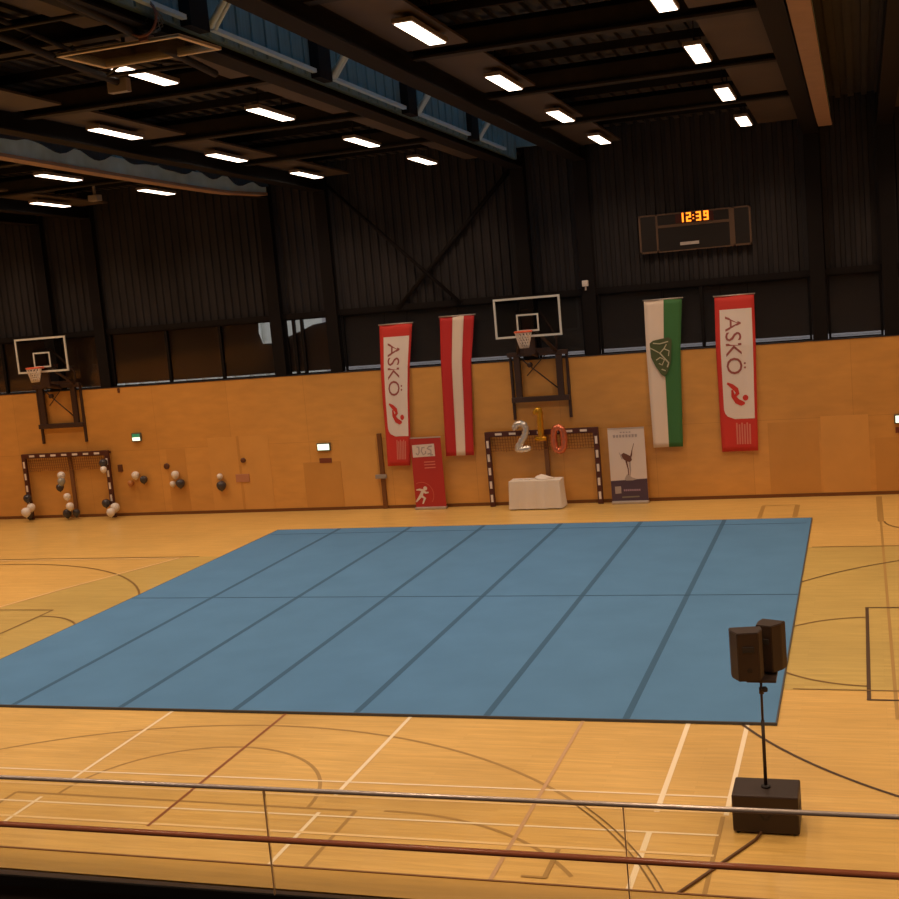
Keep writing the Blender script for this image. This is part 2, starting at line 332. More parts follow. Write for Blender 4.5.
# windows: panes, mullions, blinds
wn = 0
def window(x0, x1, muls, kind, gap, hole=None):
    global wn; wn += 1
    bm = BM(); z0, z1 = WH + .02, 5.6
    box(bm, x0, x1, WY + .2, WY + .26, z0, z0 + .03); box(bm, x0, x1, WY + .2, WY + .26, z1 - .06, z1)
    for x in (x0 + .03, x1 - .03): box(bm, x - .03, x + .03, WY + .2, WY + .26, z0 + .03, z1 - .06)
    w = struct('window_%d' % wn, bm, 'steel')
    if muls:
        for x in muls:
            bm = BM(); box(bm, x - .04, x + .04, WY + .17, WY + .27, z0, z1 - .06); finish('mullion', bm, 'steel', w)
    bm = BM(); box(bm, x0 + .06, x1 - .06, WY + .225, WY + .235, z0 + .03, z1 - .06); finish('pane', bm, 'pane', w)
    bm = BM()
    if kind == 'slat':
        z = z0 + gap
        while z < z1 + .1:
            mt = Matrix.Translation((0, WY + .36, z)) @ Matrix.Rotation(math.radians(68), 4, 'X')
            box(bm, x0 - .08, x1 + .08, -.055, .055, -.003, .003, mtx=mt); z += .078
        for i in range(2): box(bm, x0, x1, WY + .33, WY + .39, z0 + .02 + i * .042, z0 + .026 + i * .042)
        finish('venetian_blind', bm, 'blind', w)
    else:
        if hole: prism(bm, hole, 'y', WY + .34, WY + .345)
        else: box(bm, x0 - .08, x1 + .08, WY + .34, WY + .345, z0 + gap, z1 + .1)
        finish('roller_blind', bm, 'fabric', w)
    return w
window(-15.9, -8.6, [-12.2, -10.3], 'roll', .03); window(-8.2, -6.78, [], 'roll', .03)
window(-6.38, -.88, [-4.4, -2.6], 'roll', .08, [(-6.5, 4.05), (-.78, 4.05), (-.78, 5.7), (-1.02, 5.7), (-1.02, 4.93), (-1.30, 4.93), (-1.40, 5.25), (-1.38, 5.58), (-1.38, 5.7), (-6.5, 5.7)])
window(-.48, .88, [-.2, .06], 'roll', .05, [(-.56, 4.05), (.98, 4.05), (.98, 5.44), (.35, 5.37), (-.1, 5.2), (-.56, 5.05)])
window(1.3, 6.6, [], 'slat', .17); window(7.0, 8.3, [], 'slat', .17); window(8.7, 14.1, [11.4], 'slat', .17); window(14.5, 15.8, [], 'slat', .17); window(16.2, 21.7, [], 'slat', .17)
# outside
bm = BM(); box(bm, -40, 50, 17.2, 60, -.4, -.1); struct('ground', bm, 'outground')
bm = BM(); box(bm, -5.4, 60, 30, 30.4, -.1, 6); struct('exterior_backdrop', bm, 'outgrey')  # grey backdrop added outside to dull the sky behind the blind gaps
bm = BM(); box(bm, -42, -5.4, 30, 30.4, -.1, 9)
for i in range(48): box(bm, -42 + i * .75, -41.85 + i * .75, 29.85, 30, -.1, 9)
struct('exterior_backdrop', bm, 'outwhite')

# ------------------------------------------------------------------ ceiling
HOLES = [(-.38, .88, -19, 15.6), (7.0, 8.3, -19, 15.6)]
SL = Matrix(((1, 0, 0, 0), (0, 1, 0, 0), (0, -.035, 1, .035 * WY), (0, 0, 0, 1)))    # follows the roof fall: z is measured from 9.2 at the wall
def sbox(bm, x0, x1, y0, y1, z0, z1, mi=0): box(bm, x0, x1, y0, y1, z0 + 9.2, z1 + 9.2, mi=mi, mtx=SL)
bm = BM(); xs = XL
for h in HOLES + [(XR, 0, 0, 0)]:
    x = xs
    sbox(bm, xs, h[0], YB, 17.2, .72, .84)
    while x < h[0] - .3: sbox(bm, x, x + .14, YB, WY + .2, .64, .72); x += .3     # ribs of the deck
    if h[0] < XR: sbox(bm, h[0], h[1], YB, h[2], .72, .84); sbox(bm, h[0], h[1], h[3], 17.2, .72, .84)
    xs = h[1]
struct('ceiling', bm, 'deck')
for a, b in PAIRS:
    for x in (a, b):
        bm = BM(); w = .36
        sbox(bm, x - w / 2, x + w / 2, YB, WY + .05, -.15, -.115); sbox(bm, x - .03, x + .03, YB, WY + .05, -.115, .20); sbox(bm, x - w / 2, x + w / 2, YB, WY + .05, .20, .235)
        struct('roof_beam', bm, 'steel')
CROSS = [-17.8, -13.6, -9.4, -5.2, -1.0, 3.1, 7.3, 11.5]
BAYS = [(-13.9, -8.4), (-6.58, -.68), (1.08, 6.8), (8.5, 14.3), (16.0, 21.9)]
for y in CROSS:
    for a, b in BAYS:
        bm = BM(); sbox(bm, a + .2, b - .2, y - .1, y + .1, .08, .12); sbox(bm, a + .2, b - .2, y - .02, y + .02, .12, .45); struct('cross_beam', bm, 'steel2')
for a, b in BAYS:
    ys = [YB] + CROSS + [WY - .2]
    for i in range(len(ys) - 1):
        for (u, v) in ((a + .22, a + 1.22), (b - 1.2, b - .22)):
            bm = BM(); sbox(bm, u, v, ys[i] + .35, ys[i + 1] - .35, .16, .2); struct('ceiling_panel', bm, 'strip')
    y = YB + 1
    while y < WY - .5:
        bm = BM(); sbox(bm, a + .2, b - .2, y - .03, y + .03, .45, .6); y += 1.4; struct('ceiling_purlin', bm, 'steel')
# skylight wells
for i, (x0, x1, y0, y1) in enumerate(HOLES):
    bm = BM(); top = 2.15
    sbox(bm, x0 - .10, x0, y0, y1, .0, top); sbox(bm, x1, x1 + .12, y0, y1, .24, top); sbox(bm, x0, x1, y0 - .12, y0, .3, top); sbox(bm, x0, x1, y1, y1 + .12, .3, top)
    k = y0
    while k < y1 - .1:
        sbox(bm, x0, x0 + .03, k, k + .10, .02, top - .05); k += .45
    w = struct('window_%d' % (wn + 1 + i), bm, 'blue_sheet')
    bm = BM(); sbox(bm, x0 - .12, x1 + .12, y0 - .12, y1 + .12, top, top + .03); finish('glazing', bm, 'skyglass', w)
    for y in CROSS[1:]:
        bm = BM(); sbox(bm, x0, x0 + .16, y - .25, y + .25, 0, top - .2); finish('well_post', bm, 'steel', w)
    if i == 1:
        for j in range(len(CROSS)):
            bm = BM(); sbox(bm, x0 + .04, x0 + .12, CROSS[j] + .45, (CROSS[j + 1] - .28) if j < 7 else 14.2, .07, .13); tag(finish('rail', bm, 'silver', w), 'bright galvanised rail')
        for y in CROSS[3:]:
            z = zr(y)
            for d0, d1, rd in ((.36, .55, .05), (.50, .70, .035)):
                bm = BM(); tube(bm, [(x0 + .1, y + d0, z + .08), (x0 + 1.0, y + d1, z + 1.35)], rd); finish('strut', bm, 'silver', w)

# divider curtains, rolled up under two skylight wells
def divider(x, y0, y1, label, scallop):
    r = thing('divider_curtain', (x, y1, zr(y1)), label, 'divider curtain', 'rolled up divider curtains')
    bm = BM(); n = 40
    L = []
    for i in range(n + 1):
        y = y0 + (y1 - y0) * i / n; s = .06 * math.sin(PI * min(1, max(0, (y - 3) / 12.3))) if y > 3 else 0
        L.append((y, zr(y) - .30 - s * .6 + (.10 if y > 13 else 0) * (y - 13) / 2.2))
    def sweep(bm, xa, xb, za, zb):
        R = [[bm.verts.new((xx, y, z + dz)) for xx, dz in ((xa, za), (xb, za), (xb, zb), (xa, zb))] for y, z in L]
        for i in range(n):
            for j in range(4): bm.faces.new((R[i][j], R[i][(j + 1) % 4], R[i + 1][(j + 1) % 4], R[i + 1][j]))
        bm.faces.new(R[0][::-1]); bm.faces.new(R[-1])
    sweep(bm, x - .16, x + .14, 0, .07); finish('batten', bm, 'tan', r)
    bm = BM(); sweep(bm, x - .13, x + .11, .07, .42); finish('rolled_cloth', bm, 'curtain', r)
    if scallop:
        bm = BM(); m = 160; A = []
        for i in range(m + 1):
            y = y0 + (y1 - y0) * i / m; t = (y * .62) % 1.
            zb = zr(y) + .0 + -.03 + .15 * (1 - math.sin(PI * t)) + .04 * math.sin(y * 5) + .03 * math.sin(y * 1.7)
            A.append((bm.verts.new((x + .16, y, zb)), bm.verts.new((x + .16 + .05 * math.sin(y * 9), y, zr(y) + .6)), bm.verts.new((x + .20, y, zb))))
        for i in range(m):
            bm.faces.new((A[i][0], A[i + 1][0], A[i + 1][1], A[i][1])); bm.faces.new((A[i][2], A[i + 1][2], A[i + 1][1], A[i][1])); bm.faces.new((A[i][0], A[i + 1][0], A[i + 1][2], A[i][2]))
        finish('gathered_drape', bm, 'drape', r)
    for i in range(9):
        y = y0 + 1 + (y1 - y0 - 2) * i / 8; bm = BM(); tube(bm, [(x, y, zr(y) + .02), (x, y, zr(y) + (.64 if not scallop else 2.15))], .012, 6); finish('hanging_strap', bm, 'steel', r)
    return r
divider(-.2, -12, 15.3, 'pale blue rolled divider curtain with tan batten and dark scalloped drape, above the balloon-decked goal', True)
divider(14.7, -12, 14.3, 'rolled divider curtain seen as a plain tan batten, above and behind the speaker stand', False)

# ------------------------------------------------------------------ ceiling lights
rown = ['nearest the far wall', 'second from the far wall', 'third from the far wall', 'fourth from the far wall', 'fifth from the far wall', 'sixth from the far wall', 'added unseen over the tribune']
colname = {-5.8: 'far left of the scalloped curtain', -2.5: 'just left of the scalloped curtain', 1.8: 'just right of the scalloped curtain', 5.0: 'left of the blue skylight',
           9.5: 'right of the blue skylight', 12.9: 'left of the plain tan batten', 17.0: 'right of the plain tan batten', 20.6: 'along the right wall', -9.5: 'third column left of the curtain', -12.8: 'along the left wall'}
LY = {-5.8: [13.5, 9.4, 5.0, .8], -2.5: [13.6, 9.3, 5.0, .8], 1.8: [13.9, 9.6, 5.15, .6], 5.0: [13.9, 9.9, 5.4, 1.1], 9.5: [14.0, 9.9, 5.55, 1.15], 12.9: [13.9, 9.8, 5.4, 1.3]}
lamp = bpy.data.lights.new('ceiling_lamp', 'AREA'); lamp.shape = 'RECTANGLE'; lamp.size = .25; lamp.size_y = 1.49; lamp.color = (1, .70, .48); lamp.energy = 59; lamp.spread = math.radians(125)
def make_light():
    r = thing('ceiling_light', (0, 0, 0), 'x', 'ceiling light', 'ceiling lights under the dark roof')
    bm = BM(); box(bm, -.155, .155, -.775, .775, .0, .07, .01); finish('housing', bm, 'housing', r)
    bm = BM(); box(bm, -.125, .125, -.745, .745, -.012, 0); finish('diffuser', bm, 'lamp', r)
    for y in (-.5, .5):
        bm = BM(); tube(bm, [(0, y, .07), (0, y, .66)], .01, 6); finish('suspension_rod', bm, 'steel', r)
    l = bpy.data.objects.new('lamp', lamp); C.objects.link(l); l.parent = r; l.location = (0, 0, -.016); ORG[l.name] = Vector((0, 0, 0))
    return r
pl = make_light(); first = True
for x in colname:
    for j, y in enumerate(LY.get(x, [13.9, 9.8, 5.4, 1.2]) + [-2.9, -7.1, -11.3]):  # last row is added out of view to light the rail and speakers
        if x == 5.0 and j == 4: continue
        o = pl if first else copy_tree(pl); first = False
        o.location = (x, y, zr(y) + .015); o.rotation_euler = (math.atan(-.035), 0, 0)
        o['label'] = 'lit ceiling panel %s, %s' % (colname[x], rown[j])

bm = BM(); box(bm, -4.5, -4.2, 13.35, 13.6, 9.25, 9.42, .02); box(bm, -4.38, -4.32, 13.45, 13.5, 9.42, 9.98)
tag(finish('ceiling_sensor', bm, 'greybox', org=(-4.35, 13.5, 9.98)), 'small grey box under the dark roof, right of the leftmost lights', 'sensor')
bm = BM(); box(bm, 8.36, 8.52, WY - .08, WY + .02, 5.80, 5.96, .015); box(bm, 8.42, 8.46, WY - .02, WY + .03, 5.7, 5.8)
tag(finish('wall_sensor', bm, 'whitebox', org=(8.44, WY + .02, 5.9)), 'small white box on a steel column right of the central hoop', 'sensor')

# ------------------------------------------------------------------ gymnastics floor mat
MX0, MX1, ML, MC = .17, 14.0, 13.32, 6.47
r = thing('gymnastics_mat', (7, 6.6, 0), 'large blue gymnastics floor mat of taped carpet strips on the maple floor', 'gym mat')
edges = [MX0, 2, 4, 6, 8, 10, 12, MX1]
for i in range(7):
    for (y0, y1) in ((0, MC), (MC, ML)):
        bm = BM(); box(bm, edges[i] + .004, edges[i + 1] - .004, y0 + .004, y1 - .004, .002, .042, .006); finish('mat_strip', bm, 'mat', r)
for x in edges[1:-1]:
    bm = BM(); box(bm, x - .05, x + .05, .01, ML - .01, .0425, .044); tag(finish('seam_tape', bm, 'seam', r), 'dark blue tape along a seam')
bm = BM(); box(bm, MX0 + .01, MX1 - .01, MC - .022, MC + .022, .0445, .046); tag(finish('seam_tape', bm, 'seam', r), 'dark blue tape across the middle')
bm = BM(); box(bm, MX0 + .1, MX1 - .1, ML - .62, ML - .59, .0445, .046); finish('seam_tape', bm, 'seam', r)
bm = BM(); box(bm, MX0 - .015, MX1 + .015, -.02, .004, 0, .040); box(bm, MX1 - .004, MX1 + .015, 0, ML, 0, .04); box(bm, MX0 - .015, MX0 + .004, 0, ML, 0, .04); box(bm, MX0 - .015, MX1 + .015, ML - .004, ML + .015, 0, .040)
tag(finish('edge_binding', bm, 'matedge', r), 'charcoal edge of the mat')

for ch in list(r.children):
    for v in ch.data.vertices:
        x, y = v.co.x + 7, v.co.y + 6.6; t = 1 - y / ML
        v.co.y -= t * (.03 + .2 * (1 - x / 14))
        if x < 1: v.co.x -= .27 * t
# ------------------------------------------------------------------ speakers
r = thing('subwoofer', (14.1, -3.08, 0), 'black subwoofer box on the maple floor, carrying the speaker pole', 'subwoofer')
bm = BM(); box(bm, 13.75, 14.45, -3.3, -2.80, .02, .44, .018); finish('cabinet', bm, 'speaker', r)
bm = BM(); box(bm, 13.79, 14.41, -2.81, -2.79, .05, .41, .005); finish('grille', bm, 'grille', r)
for x in (13.80, 14.40):
    for y in (-3.25, -2.91):
        bm = BM(); lathe(bm, [(.025, 0), (.028, .02)], (x, y, 0), 12); finish('foot', bm, 'black_rubber', r)
bm = BM(); lathe(bm, [(.05, 0), (.05, .02), (.025, .025)], (14.1, -3.05, .44), 16); finish('pole_socket', bm, 'black_rubber', r)
bm = BM(); prism(bm, [(14.07, .17), (14.13, .17), (14.17, .24), (14.145, .24), (14.10, .19), (14.055, .24), (14.03, .24)], 'y', -3.304, -3.30); tag(finish('badge', bm, 'steel2', r), 'faint grey badge')
for x in (13.745, 14.452):
    bm = BM(); box(bm, x - .004, x + .002, -3.16, -3.0, .24, .30, .002); finish('side_handle', bm, 'black_rubber', r)
r = thing('speaker_pole', (14.1, -3.05, .465), 'thin black telescopic pole rising from the subwoofer to the two speakers', 'speaker stand')
bm = BM(); tube(bm, [(14.1, -3.05, .465), (14.105, -3.05, 1.2)], .019, 10); finish('lower_tube', bm, 'speaker', r)
bm = BM(); tube(bm, [(14.105, -3.05, 1.2), (14.11, -3.05, 1.63)], .014, 10); finish('upper_tube', bm, 'speaker', r)
bm = BM(); lathe(bm, [(.026, 0), (.026, .07)], (14.11, -3.05, 1.50), 12); finish('clamp_collar', bm, 'speaker', r)
bm = BM(); lathe(bm, [(.012, 0), (.03, .0), (.034, .03), (.02, .05)], (14.145, -3.06, 1.53), 12); tag(finish('clamp_knob', bm, 'black_rubber', r), 'black locking knob')
bm = BM(); box(bm, 13.96, 14.27, -3.08, -2.76, 1.63, 1.66, .004); finish('cross_bar', bm, 'speaker', r)
def spk(cx, cy, z0, h, w, d, yaw, label, badge):
    r = thing('loudspeaker', (cx, cy, z0), label, 'loudspeaker', 'loudspeakers on one pole')
    mt = Matrix.Translation((cx, cy, 0)) @ Matrix.Rotation(math.radians(yaw), 4, 'Z')
    # front (wide) faces local +y (towards the mat), back tapers
    poly = [(-w / 2, d / 2), (w / 2, d / 2), (w * .5, d * .05), (w * .33, -d / 2), (-w * .33, -d / 2), (-w * .5, d * .05)]
    bm = BM(); prism(bm, poly, 'z', z0, z0 + h); bmesh.ops.bevel(bm, geom=list(bm.edges), offset=.008, segments=2, affect='EDGES'); bmesh.ops.transform(bm, matrix=mt, verts=bm.verts); finish('cabinet', bm, 'speaker', r)
    bm = BM(); box(bm, -w * .45, w * .45, d / 2, d / 2 + .01, z0 + .03, z0 + h - .03, .003, mtx=mt); finish('grille', bm, 'grille', r)
    bm = BM(); box(bm, -.06, .06, -d / 2 - .012, -d / 2, z0 + h * .6, z0 + h * .72, .004, mtx=mt); finish('handle', bm, 'black_rubber', r)
    bm = BM(); box(bm, *badge, -d / 2 - .006, -d / 2, z0 + h * .18, z0 + h * .26, .002, mtx=mt); tag(finish('connector_plate', bm, 'steel2', r), 'small grey connector plate')
    bm = BM(); lathe(bm, [(.03, -.03), (.03, 0)], (cx + (.07 if yaw > 0 else -.03), cy, z0), 12); finish('pole_mount', bm, 'black_rubber', r)
spk(13.985, -3.09, 1.69, .53, .34, .26, 12, 'lower nearer black loudspeaker of the pair on the pole, angled left', (-.02, .03))
spk(14.20, -2.77, 1.69, .52, .27, .26, -22, 'black loudspeaker at the right of the pair on the pole, standing slightly taller', (-.08, -.03))
bm = BM(); tube(bm, [(14.05, -3.32, .04), (14.0, -3.45, .018), (13.44, -4.55, .018), (12.9, -5.55, .018), (12.3, -6.7, .018), (12.1, -7.6, .018)], .017, 8)
tag(finish('speaker_cable', bm, M['cable'], org=(14.05, -3.32, 0)), 'brown cable running diagonally over the floor from the subwoofer', 'cable')

# ------------------------------------------------------------------ balustrade and tribune
def ry(x): return -8.29 + .0144 * (x - 8.47)
bm = BM()
prism(bm, [(XL, -8.28), (XR, -8.05), (XR, -7.69), (XL, -7.98)][::1], 'z', 1.56, 1.625); struct('parapet_cap', bm, 'cap')
bm = BM(); prism(bm, [(XL, -7.98), (XR, -7.69), (XR, -7.67), (XL, -7.96)], 'z', 1.58, 1.632); struct('trim_5', bm, 'strut')
bm = BM(); prism(bm, [(XL, -8.24), (XR, -8.0), (XR, -7.78), (XL, -8.05)], 'z', 0, 1.56); struct('wall_parapet', bm, 'wall')
bm = BM(); box(bm, XL, XR, YB, -8.6, 0, 1.2); prism(bm, [(XL, -8.62), (XR, -8.62), (XR, -8.06), (XL, -8.29)], 'z', 0, 1.2)
for i in range(7): box(bm, XL, XR, YB, -9.6 - i * .92, 1.2 + i * .45, 1.65 + i * .45)
prism(bm, [(XL, -8.40), (XR, -8.17), (XR, -8.06), (XL, -8.29)], 'z', 1.2, 1.615)
struct('tribune', bm, 'dark_carpet')
r = thing('balustrade', (10.85, ry(10.85), 1.665), 'glass balustrade with steel top rail and red-brown middle rail on the tribune edge', 'railing')
def rz(x, z): return z
for name, z, rad, m in (('top_rail', 2.50, .0175, 'chrome'), ('middle_rail', 2.115, .0235, 'redrail')):
    bm = BM(); tube(bm, [(x, ry(x) - (.0 if z > 2.3 else .045), z) for x in (XL + .1, 0, 8, 12, 16, XR - .1)], rad, 12)
    tag(finish(name, bm, m, r), 'brushed steel rail' if z > 2.3 else 'red-brown rail')
js = [10.85 + 2.75 * k for k in range(-9, 5)]
for i in range(len(js) - 1):
    a, b = js[i] + .012, js[i + 1] - .012; bm = BM()
    prism(bm, [(a, ry(a) - .006), (b, ry(b) - .006), (b, ry(b) + .006), (a, ry(a) + .006)], 'z', 1.627, 2.482); finish('glass_panel', bm, 'glass', r)
bm = BM(); prism(bm, [(XL + .1, ry(XL + .1) - .014), (XR - .1, ry(XR - .1) - .014), (XR - .1, ry(XR - .1) + .014), (XL + .1, ry(XL + .1) + .014)], 'z', 1.56, 1.645); finish('base_channel', bm, 'steel', r)
for x in js:
    bm = BM(); box(bm, x - .004, x + .004, ry(x) - .008, ry(x) + .008, 1.627, 2.482); finish('joint_strip', bm, 'joint', r)
    bm = BM(); tube(bm, [(x, ry(x) - .008, 2.115), (x, ry(x) - .045, 2.115)], .01, 8); finish('rail_bracket', bm, 'joint', r)

# ------------------------------------------------------------------ handball goals
def goal(gx, label):
    gy = 15.95; t = .14
    r = thing('handball_goal', (gx + 1.58, gy, 0), label, 'handball goal', 'handball goals against the plywood wall')
    def stripes(bm, horizontal, a, b, n, c):
        for i in range(n):
            m = a + (b - a) * (i + .5) / n; h = (b - a) / n * (.24 if horizontal else .27)
            if horizontal: box(bm, m - h, m + h, gy - .006, gy, c - .030, c + .030, mi=1)
            else: box(bm, c - .034, c + .034, gy - .006, gy, m - h, m + h, mi=1)
    bm = BM(); box(bm, gx, gx + 3.16, gy, gy + .09, 2.08 - t, 2.08, .006); stripes(bm, True, gx + .2, gx + 2.96, 7, 2.08 - t / 2); finish('crossbar', bm, ['goal', 'goalw'], r)
    for x in (gx, gx + 3.16 - t):
        bm = BM(); box(bm, x, x + t, gy, gy + .09, 0, 2.08 - t, .006); stripes(bm, False, .05, 1.93, 5, x + t / 2); finish('post', bm, ['goal', 'goalw'], r)
    bm = BM(); box(bm, gx + 1.61, gx + 1.73, gy + .13, gy + .19, 0, 1.96, .005); box(bm, gx + 1.64, gx + 1.70, gy + .09, gy + .13, 1.85, 1.95); tag(finish('centre_strut', bm, 'strut', r), 'plain brown upright behind the crossbar')
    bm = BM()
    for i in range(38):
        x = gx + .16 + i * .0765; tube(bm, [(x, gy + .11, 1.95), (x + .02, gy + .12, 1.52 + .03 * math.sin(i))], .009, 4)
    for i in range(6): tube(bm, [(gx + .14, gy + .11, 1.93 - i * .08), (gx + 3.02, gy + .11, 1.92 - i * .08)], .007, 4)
    finish('crossbar_shade_net', bm, 'crossbarshade', r)  # lattice netting stands in for the shadow band cast below the crossbar
    bm = BM(); box(bm, gx + .03, gx + .09, gy + .09, gy + .21, 1.98, 2.04); box(bm, gx + 3.07, gx + 3.13, gy + .09, gy + .21, 1.98, 2.04); finish('wall_bracket', bm, 'goal', r)
goal(5.38, 'dark goal with white dashes, behind the white table and the number balloons')
goal(-9.80, 'dark red goal with white dashes and balloons tied around its posts')

# ------------------------------------------------------------------ basketball hoops
def backboard(r, cx, z0, y, w=1.8, h=1.05, mtx=None, border='boardwhite'):
    T = (lambda bm: bmesh.ops.transform(bm, matrix=mtx, verts=bm.verts)) if mtx is not None else (lambda bm: None)
    bm = BM(); box(bm, cx - w / 2, cx + w / 2, y, y + .02, z0, z0 + h, .004); T(bm); bd = finish('backboard', bm, 'boardglass', r)
    bm = BM(); b = .055; f = y - .008
    box(bm, cx - w / 2, cx + w / 2, f, y + .028, z0 + h - b, z0 + h); box(bm, cx - w / 2, cx + w / 2, f, y + .028, z0, z0 + b)
    box(bm, cx - w / 2, cx - w / 2 + b, f, y + .028, z0 + b, z0 + h - b); box(bm, cx + w / 2 - b, cx + w / 2, f, y + .028, z0 + b, z0 + h - b)
    T(bm); tag(finish('board_border', bm, border, bd), 'white border line')
    bm = BM(); q0 = z0 + .15; q1 = q0 + .46; b = .045
    box(bm, cx - .3, cx + .3, f, y, q1 - b, q1); box(bm, cx - .3, cx + .3, f, y, q0, q0 + b); box(bm, cx - .3, cx - .3 + b, f, y, q0 + b, q1 - b); box(bm, cx + .3 - b, cx + .3, f, y, q0 + b, q1 - b)
    T(bm); tag(finish('target_square', bm, border, bd), 'white target rectangle')
    return bd
def rim_net(r, cx, cy, z, mtx=None, rimmat='rim', netmat='net', nh=.42):
    T = (lambda bm: bmesh.ops.transform(bm, matrix=mtx, verts=bm.verts)) if mtx is not None else (lambda bm: None)
    bm = BM(); tube(bm, [(cx + .225 * math.cos(a * PI / 12), cy + .225 * math.sin(a * PI / 12), z) for a in range(24)], .02, 8, closed=True)
    box(bm, cx - .08, cx + .08, cy + .2, cy + .38, z - .05, z + .012); T(bm); ri = tag(finish('rim', bm, rimmat, r), 'orange-red rim')
    bm = BM(); n = 14
    for k in range(n):
        for s in (-1, 1):
            pts = []
            for j in range(6):
                t = j / 5; rad = .22 - .11 * t; a = 2 * PI * k / n + s * t * 1.3
                pts.append((cx + rad * math.cos(a), cy + rad * math.sin(a), z - nh * t))
            tube(bm, pts, .014, 5)
    T(bm); finish('net', bm, netmat, ri)
def wall_hoop(dx, label, fx=0.):
    cx, by, z0 = 7.02 + dx, 15.3, 4.62
    r = thing('basketball_hoop', (cx, WY, 2.4), label, 'basketball hoop', 'wall mounted basketball hoops')
    backboard(r, cx, z0, by)
    rim_net(r, cx - .04, by - .38, z0 + .17)
    L, R = 6.24 + dx + fx, 7.80 + dx + fx
    for x in (L, R):
        bm = BM(); box(bm, x - .035, x + .035, WY - .07, WY, 2.36, 4.16, .005); finish('guide_rail', bm, 'frame', r)
    bm = BM()
    for x in (L + .20, R - .20): box(bm, x - .085, x + .085, WY - .17, WY - .07, 2.88, 4.18, .01)
    box(bm, L - .02, R + .02, WY - .18, WY - .06, 2.84, 2.98, .01); box(bm, L - .06, R + .06, WY - .18, WY - .06, 4.08, 4.20, .01)
    finish('lift_frame', bm, 'frame', r)
    bm = BM(); tube(bm, [(L + .28, WY - .12, 4.05), (R - .25, WY - .12, 3.15)], .018, 6); tube(bm, [(L + .45, WY - .12, 3.55), (R - .55, WY - .12, 4.1)], .014, 6)
    lathe(bm, [(.03, -.05), (.07, -.05), (.07, .04), (.03, .04)], (L + .56, WY - .13, 3.84), 12, 'y'); finish('tension_rod', bm, 'frame', r)
    bm = BM()
    for s in (-1, 1):
        tube(bm, [(cx + s * .55, WY - .12, 4.14), (cx + s * .22, by + .05, z0 + .12)], .045, 8)
        tube(bm, [(cx + s * .55, WY - .12, 4.14), (cx + s * .55, WY - .12, 4.55), (cx + s * .30, by + .05, z0 + .70)], .03, 8)
    box(bm, cx - .17, cx + .13, by + .03, by + .12, z0 - .45, z0 + .72, .01); box(bm, cx - .55, cx + .55, WY - .16, WY - .08, 4.2, 4.28)
    tube(bm, [(cx - .02, by + .09, z0 - .4), (cx - .02, WY - .1, 4.1)], .07, 8)
    finish('support_arm', bm, 'frame', r)
wall_hoop(0, 'wall basketball hoop above the number balloons and white table')
wall_hoop(-15.1, 'wall basketball hoop above the goal decked with balloons', -.16)
# ceiling hoop folded up flat under the roof
r = thing('ceiling_basketball_hoop', (6.4, -1.5, 9.9), 'folded-up ceiling basketball hoop hanging flat beneath the dark roof trusses', 'basketball hoop')
mt = Matrix.Translation((6.53, -.93, 9.5)) @ Matrix.Rotation(math.radians(90), 4, 'X')   # board lies flat, face down
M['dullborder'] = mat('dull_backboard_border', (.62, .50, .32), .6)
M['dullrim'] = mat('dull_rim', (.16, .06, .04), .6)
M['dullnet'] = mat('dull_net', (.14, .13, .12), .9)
bm = BM(); X0, X1, Y0, Y1, Z = 5.63, 7.43, -2.1, -1.0, 9.5
box(bm, X0, X1, Y0, Y1, Z, Z + .02); bd = finish('backboard', bm, 'boardglass', r)
bm = BM(); b = .06
box(bm, X0, X1, Y0, Y0 + b, Z - .01, Z + .03); box(bm, X0, X1, Y1 - b, Y1, Z - .01, Z + .03); box(bm, X0, X0 + b, Y0 + b, Y1 - b, Z - .01, Z + .03); box(bm, X1 - b, X1, Y0 + b, Y1 - b, Z - .01, Z + .03)
tag(finish('board_border', bm, 'dullborder', bd), 'dull yellowish border line')
rc = (6.95, -2.1, 9.78)
bm = BM(); tube(bm, [(rc[0] + .225 * math.cos(a * PI / 12), rc[1] - .05, rc[2] + .225 * math.sin(a * PI / 12)) for a in range(24)], .018, 8, closed=True)
box(bm, rc[0] - .06, rc[0] + .06, rc[1] - .05, rc[1] + .12, 9.50, 9.58); ri = finish('rim', bm, 'dullrim', r)
bm = BM()
for k in range(12):
    for s in (-1, 1):
        pts = [(rc[0] + (.22 - .1 * t) * math.cos(2 * PI * k / 12 + s * t), rc[1] - .05 + .35 * t, rc[2] + (.22 - .1 * t) * math.sin(2 * PI * k / 12 + s * t)) for t in (0, .33, .66, 1)]
        tube(bm, pts, .008, 5)
finish('net', bm, 'dullnet', ri)
for x in (5.15, 6.72):
    bm = BM(); y0, y1 = -5.6, .1
    tube(bm, [(x + .17, y0, 9.96), (x, y1, 9.50 if x < 6 else 9.42)], .055, 8); tube(bm, [(x + .17, y0, 10.2), (x, y1 - .4, 9.72)], .035, 8)
    for i in range(7):
        t = i / 7; yy = y0 + (y1 - y0) * t; tube(bm, [(x + .17 * (1 - t), yy, 9.96 - .46 * t), (x + .1 * (1 - t), yy + .5, 10.16 - .44 * t)], .02, 6)
    finish('boom_truss', bm, 'steel2', r)
bm = BM(); box(bm, 4.98, 5.30, .02, .16, 9.36, 9.56, .01); tag(finish('boom_bracket', bm, 'greybox', r), 'grey end bracket')
def brace(*a):
    bm = BM(); tube(bm, *a); finish('cross_brace', bm, 'steel2', r)
brace([(5.2, -.3, 9.55), (6.72, -.3, 9.5)], .03); brace([(5.2, -2.9, 9.74), (6.8, -2.9, 9.74)], .03); brace([(5.2, -.3, 9.55), (6.75, -1.6, 9.6)], .02); brace([(5.2, -1.6, 9.62), (6.75, -.3, 9.5)], .02)
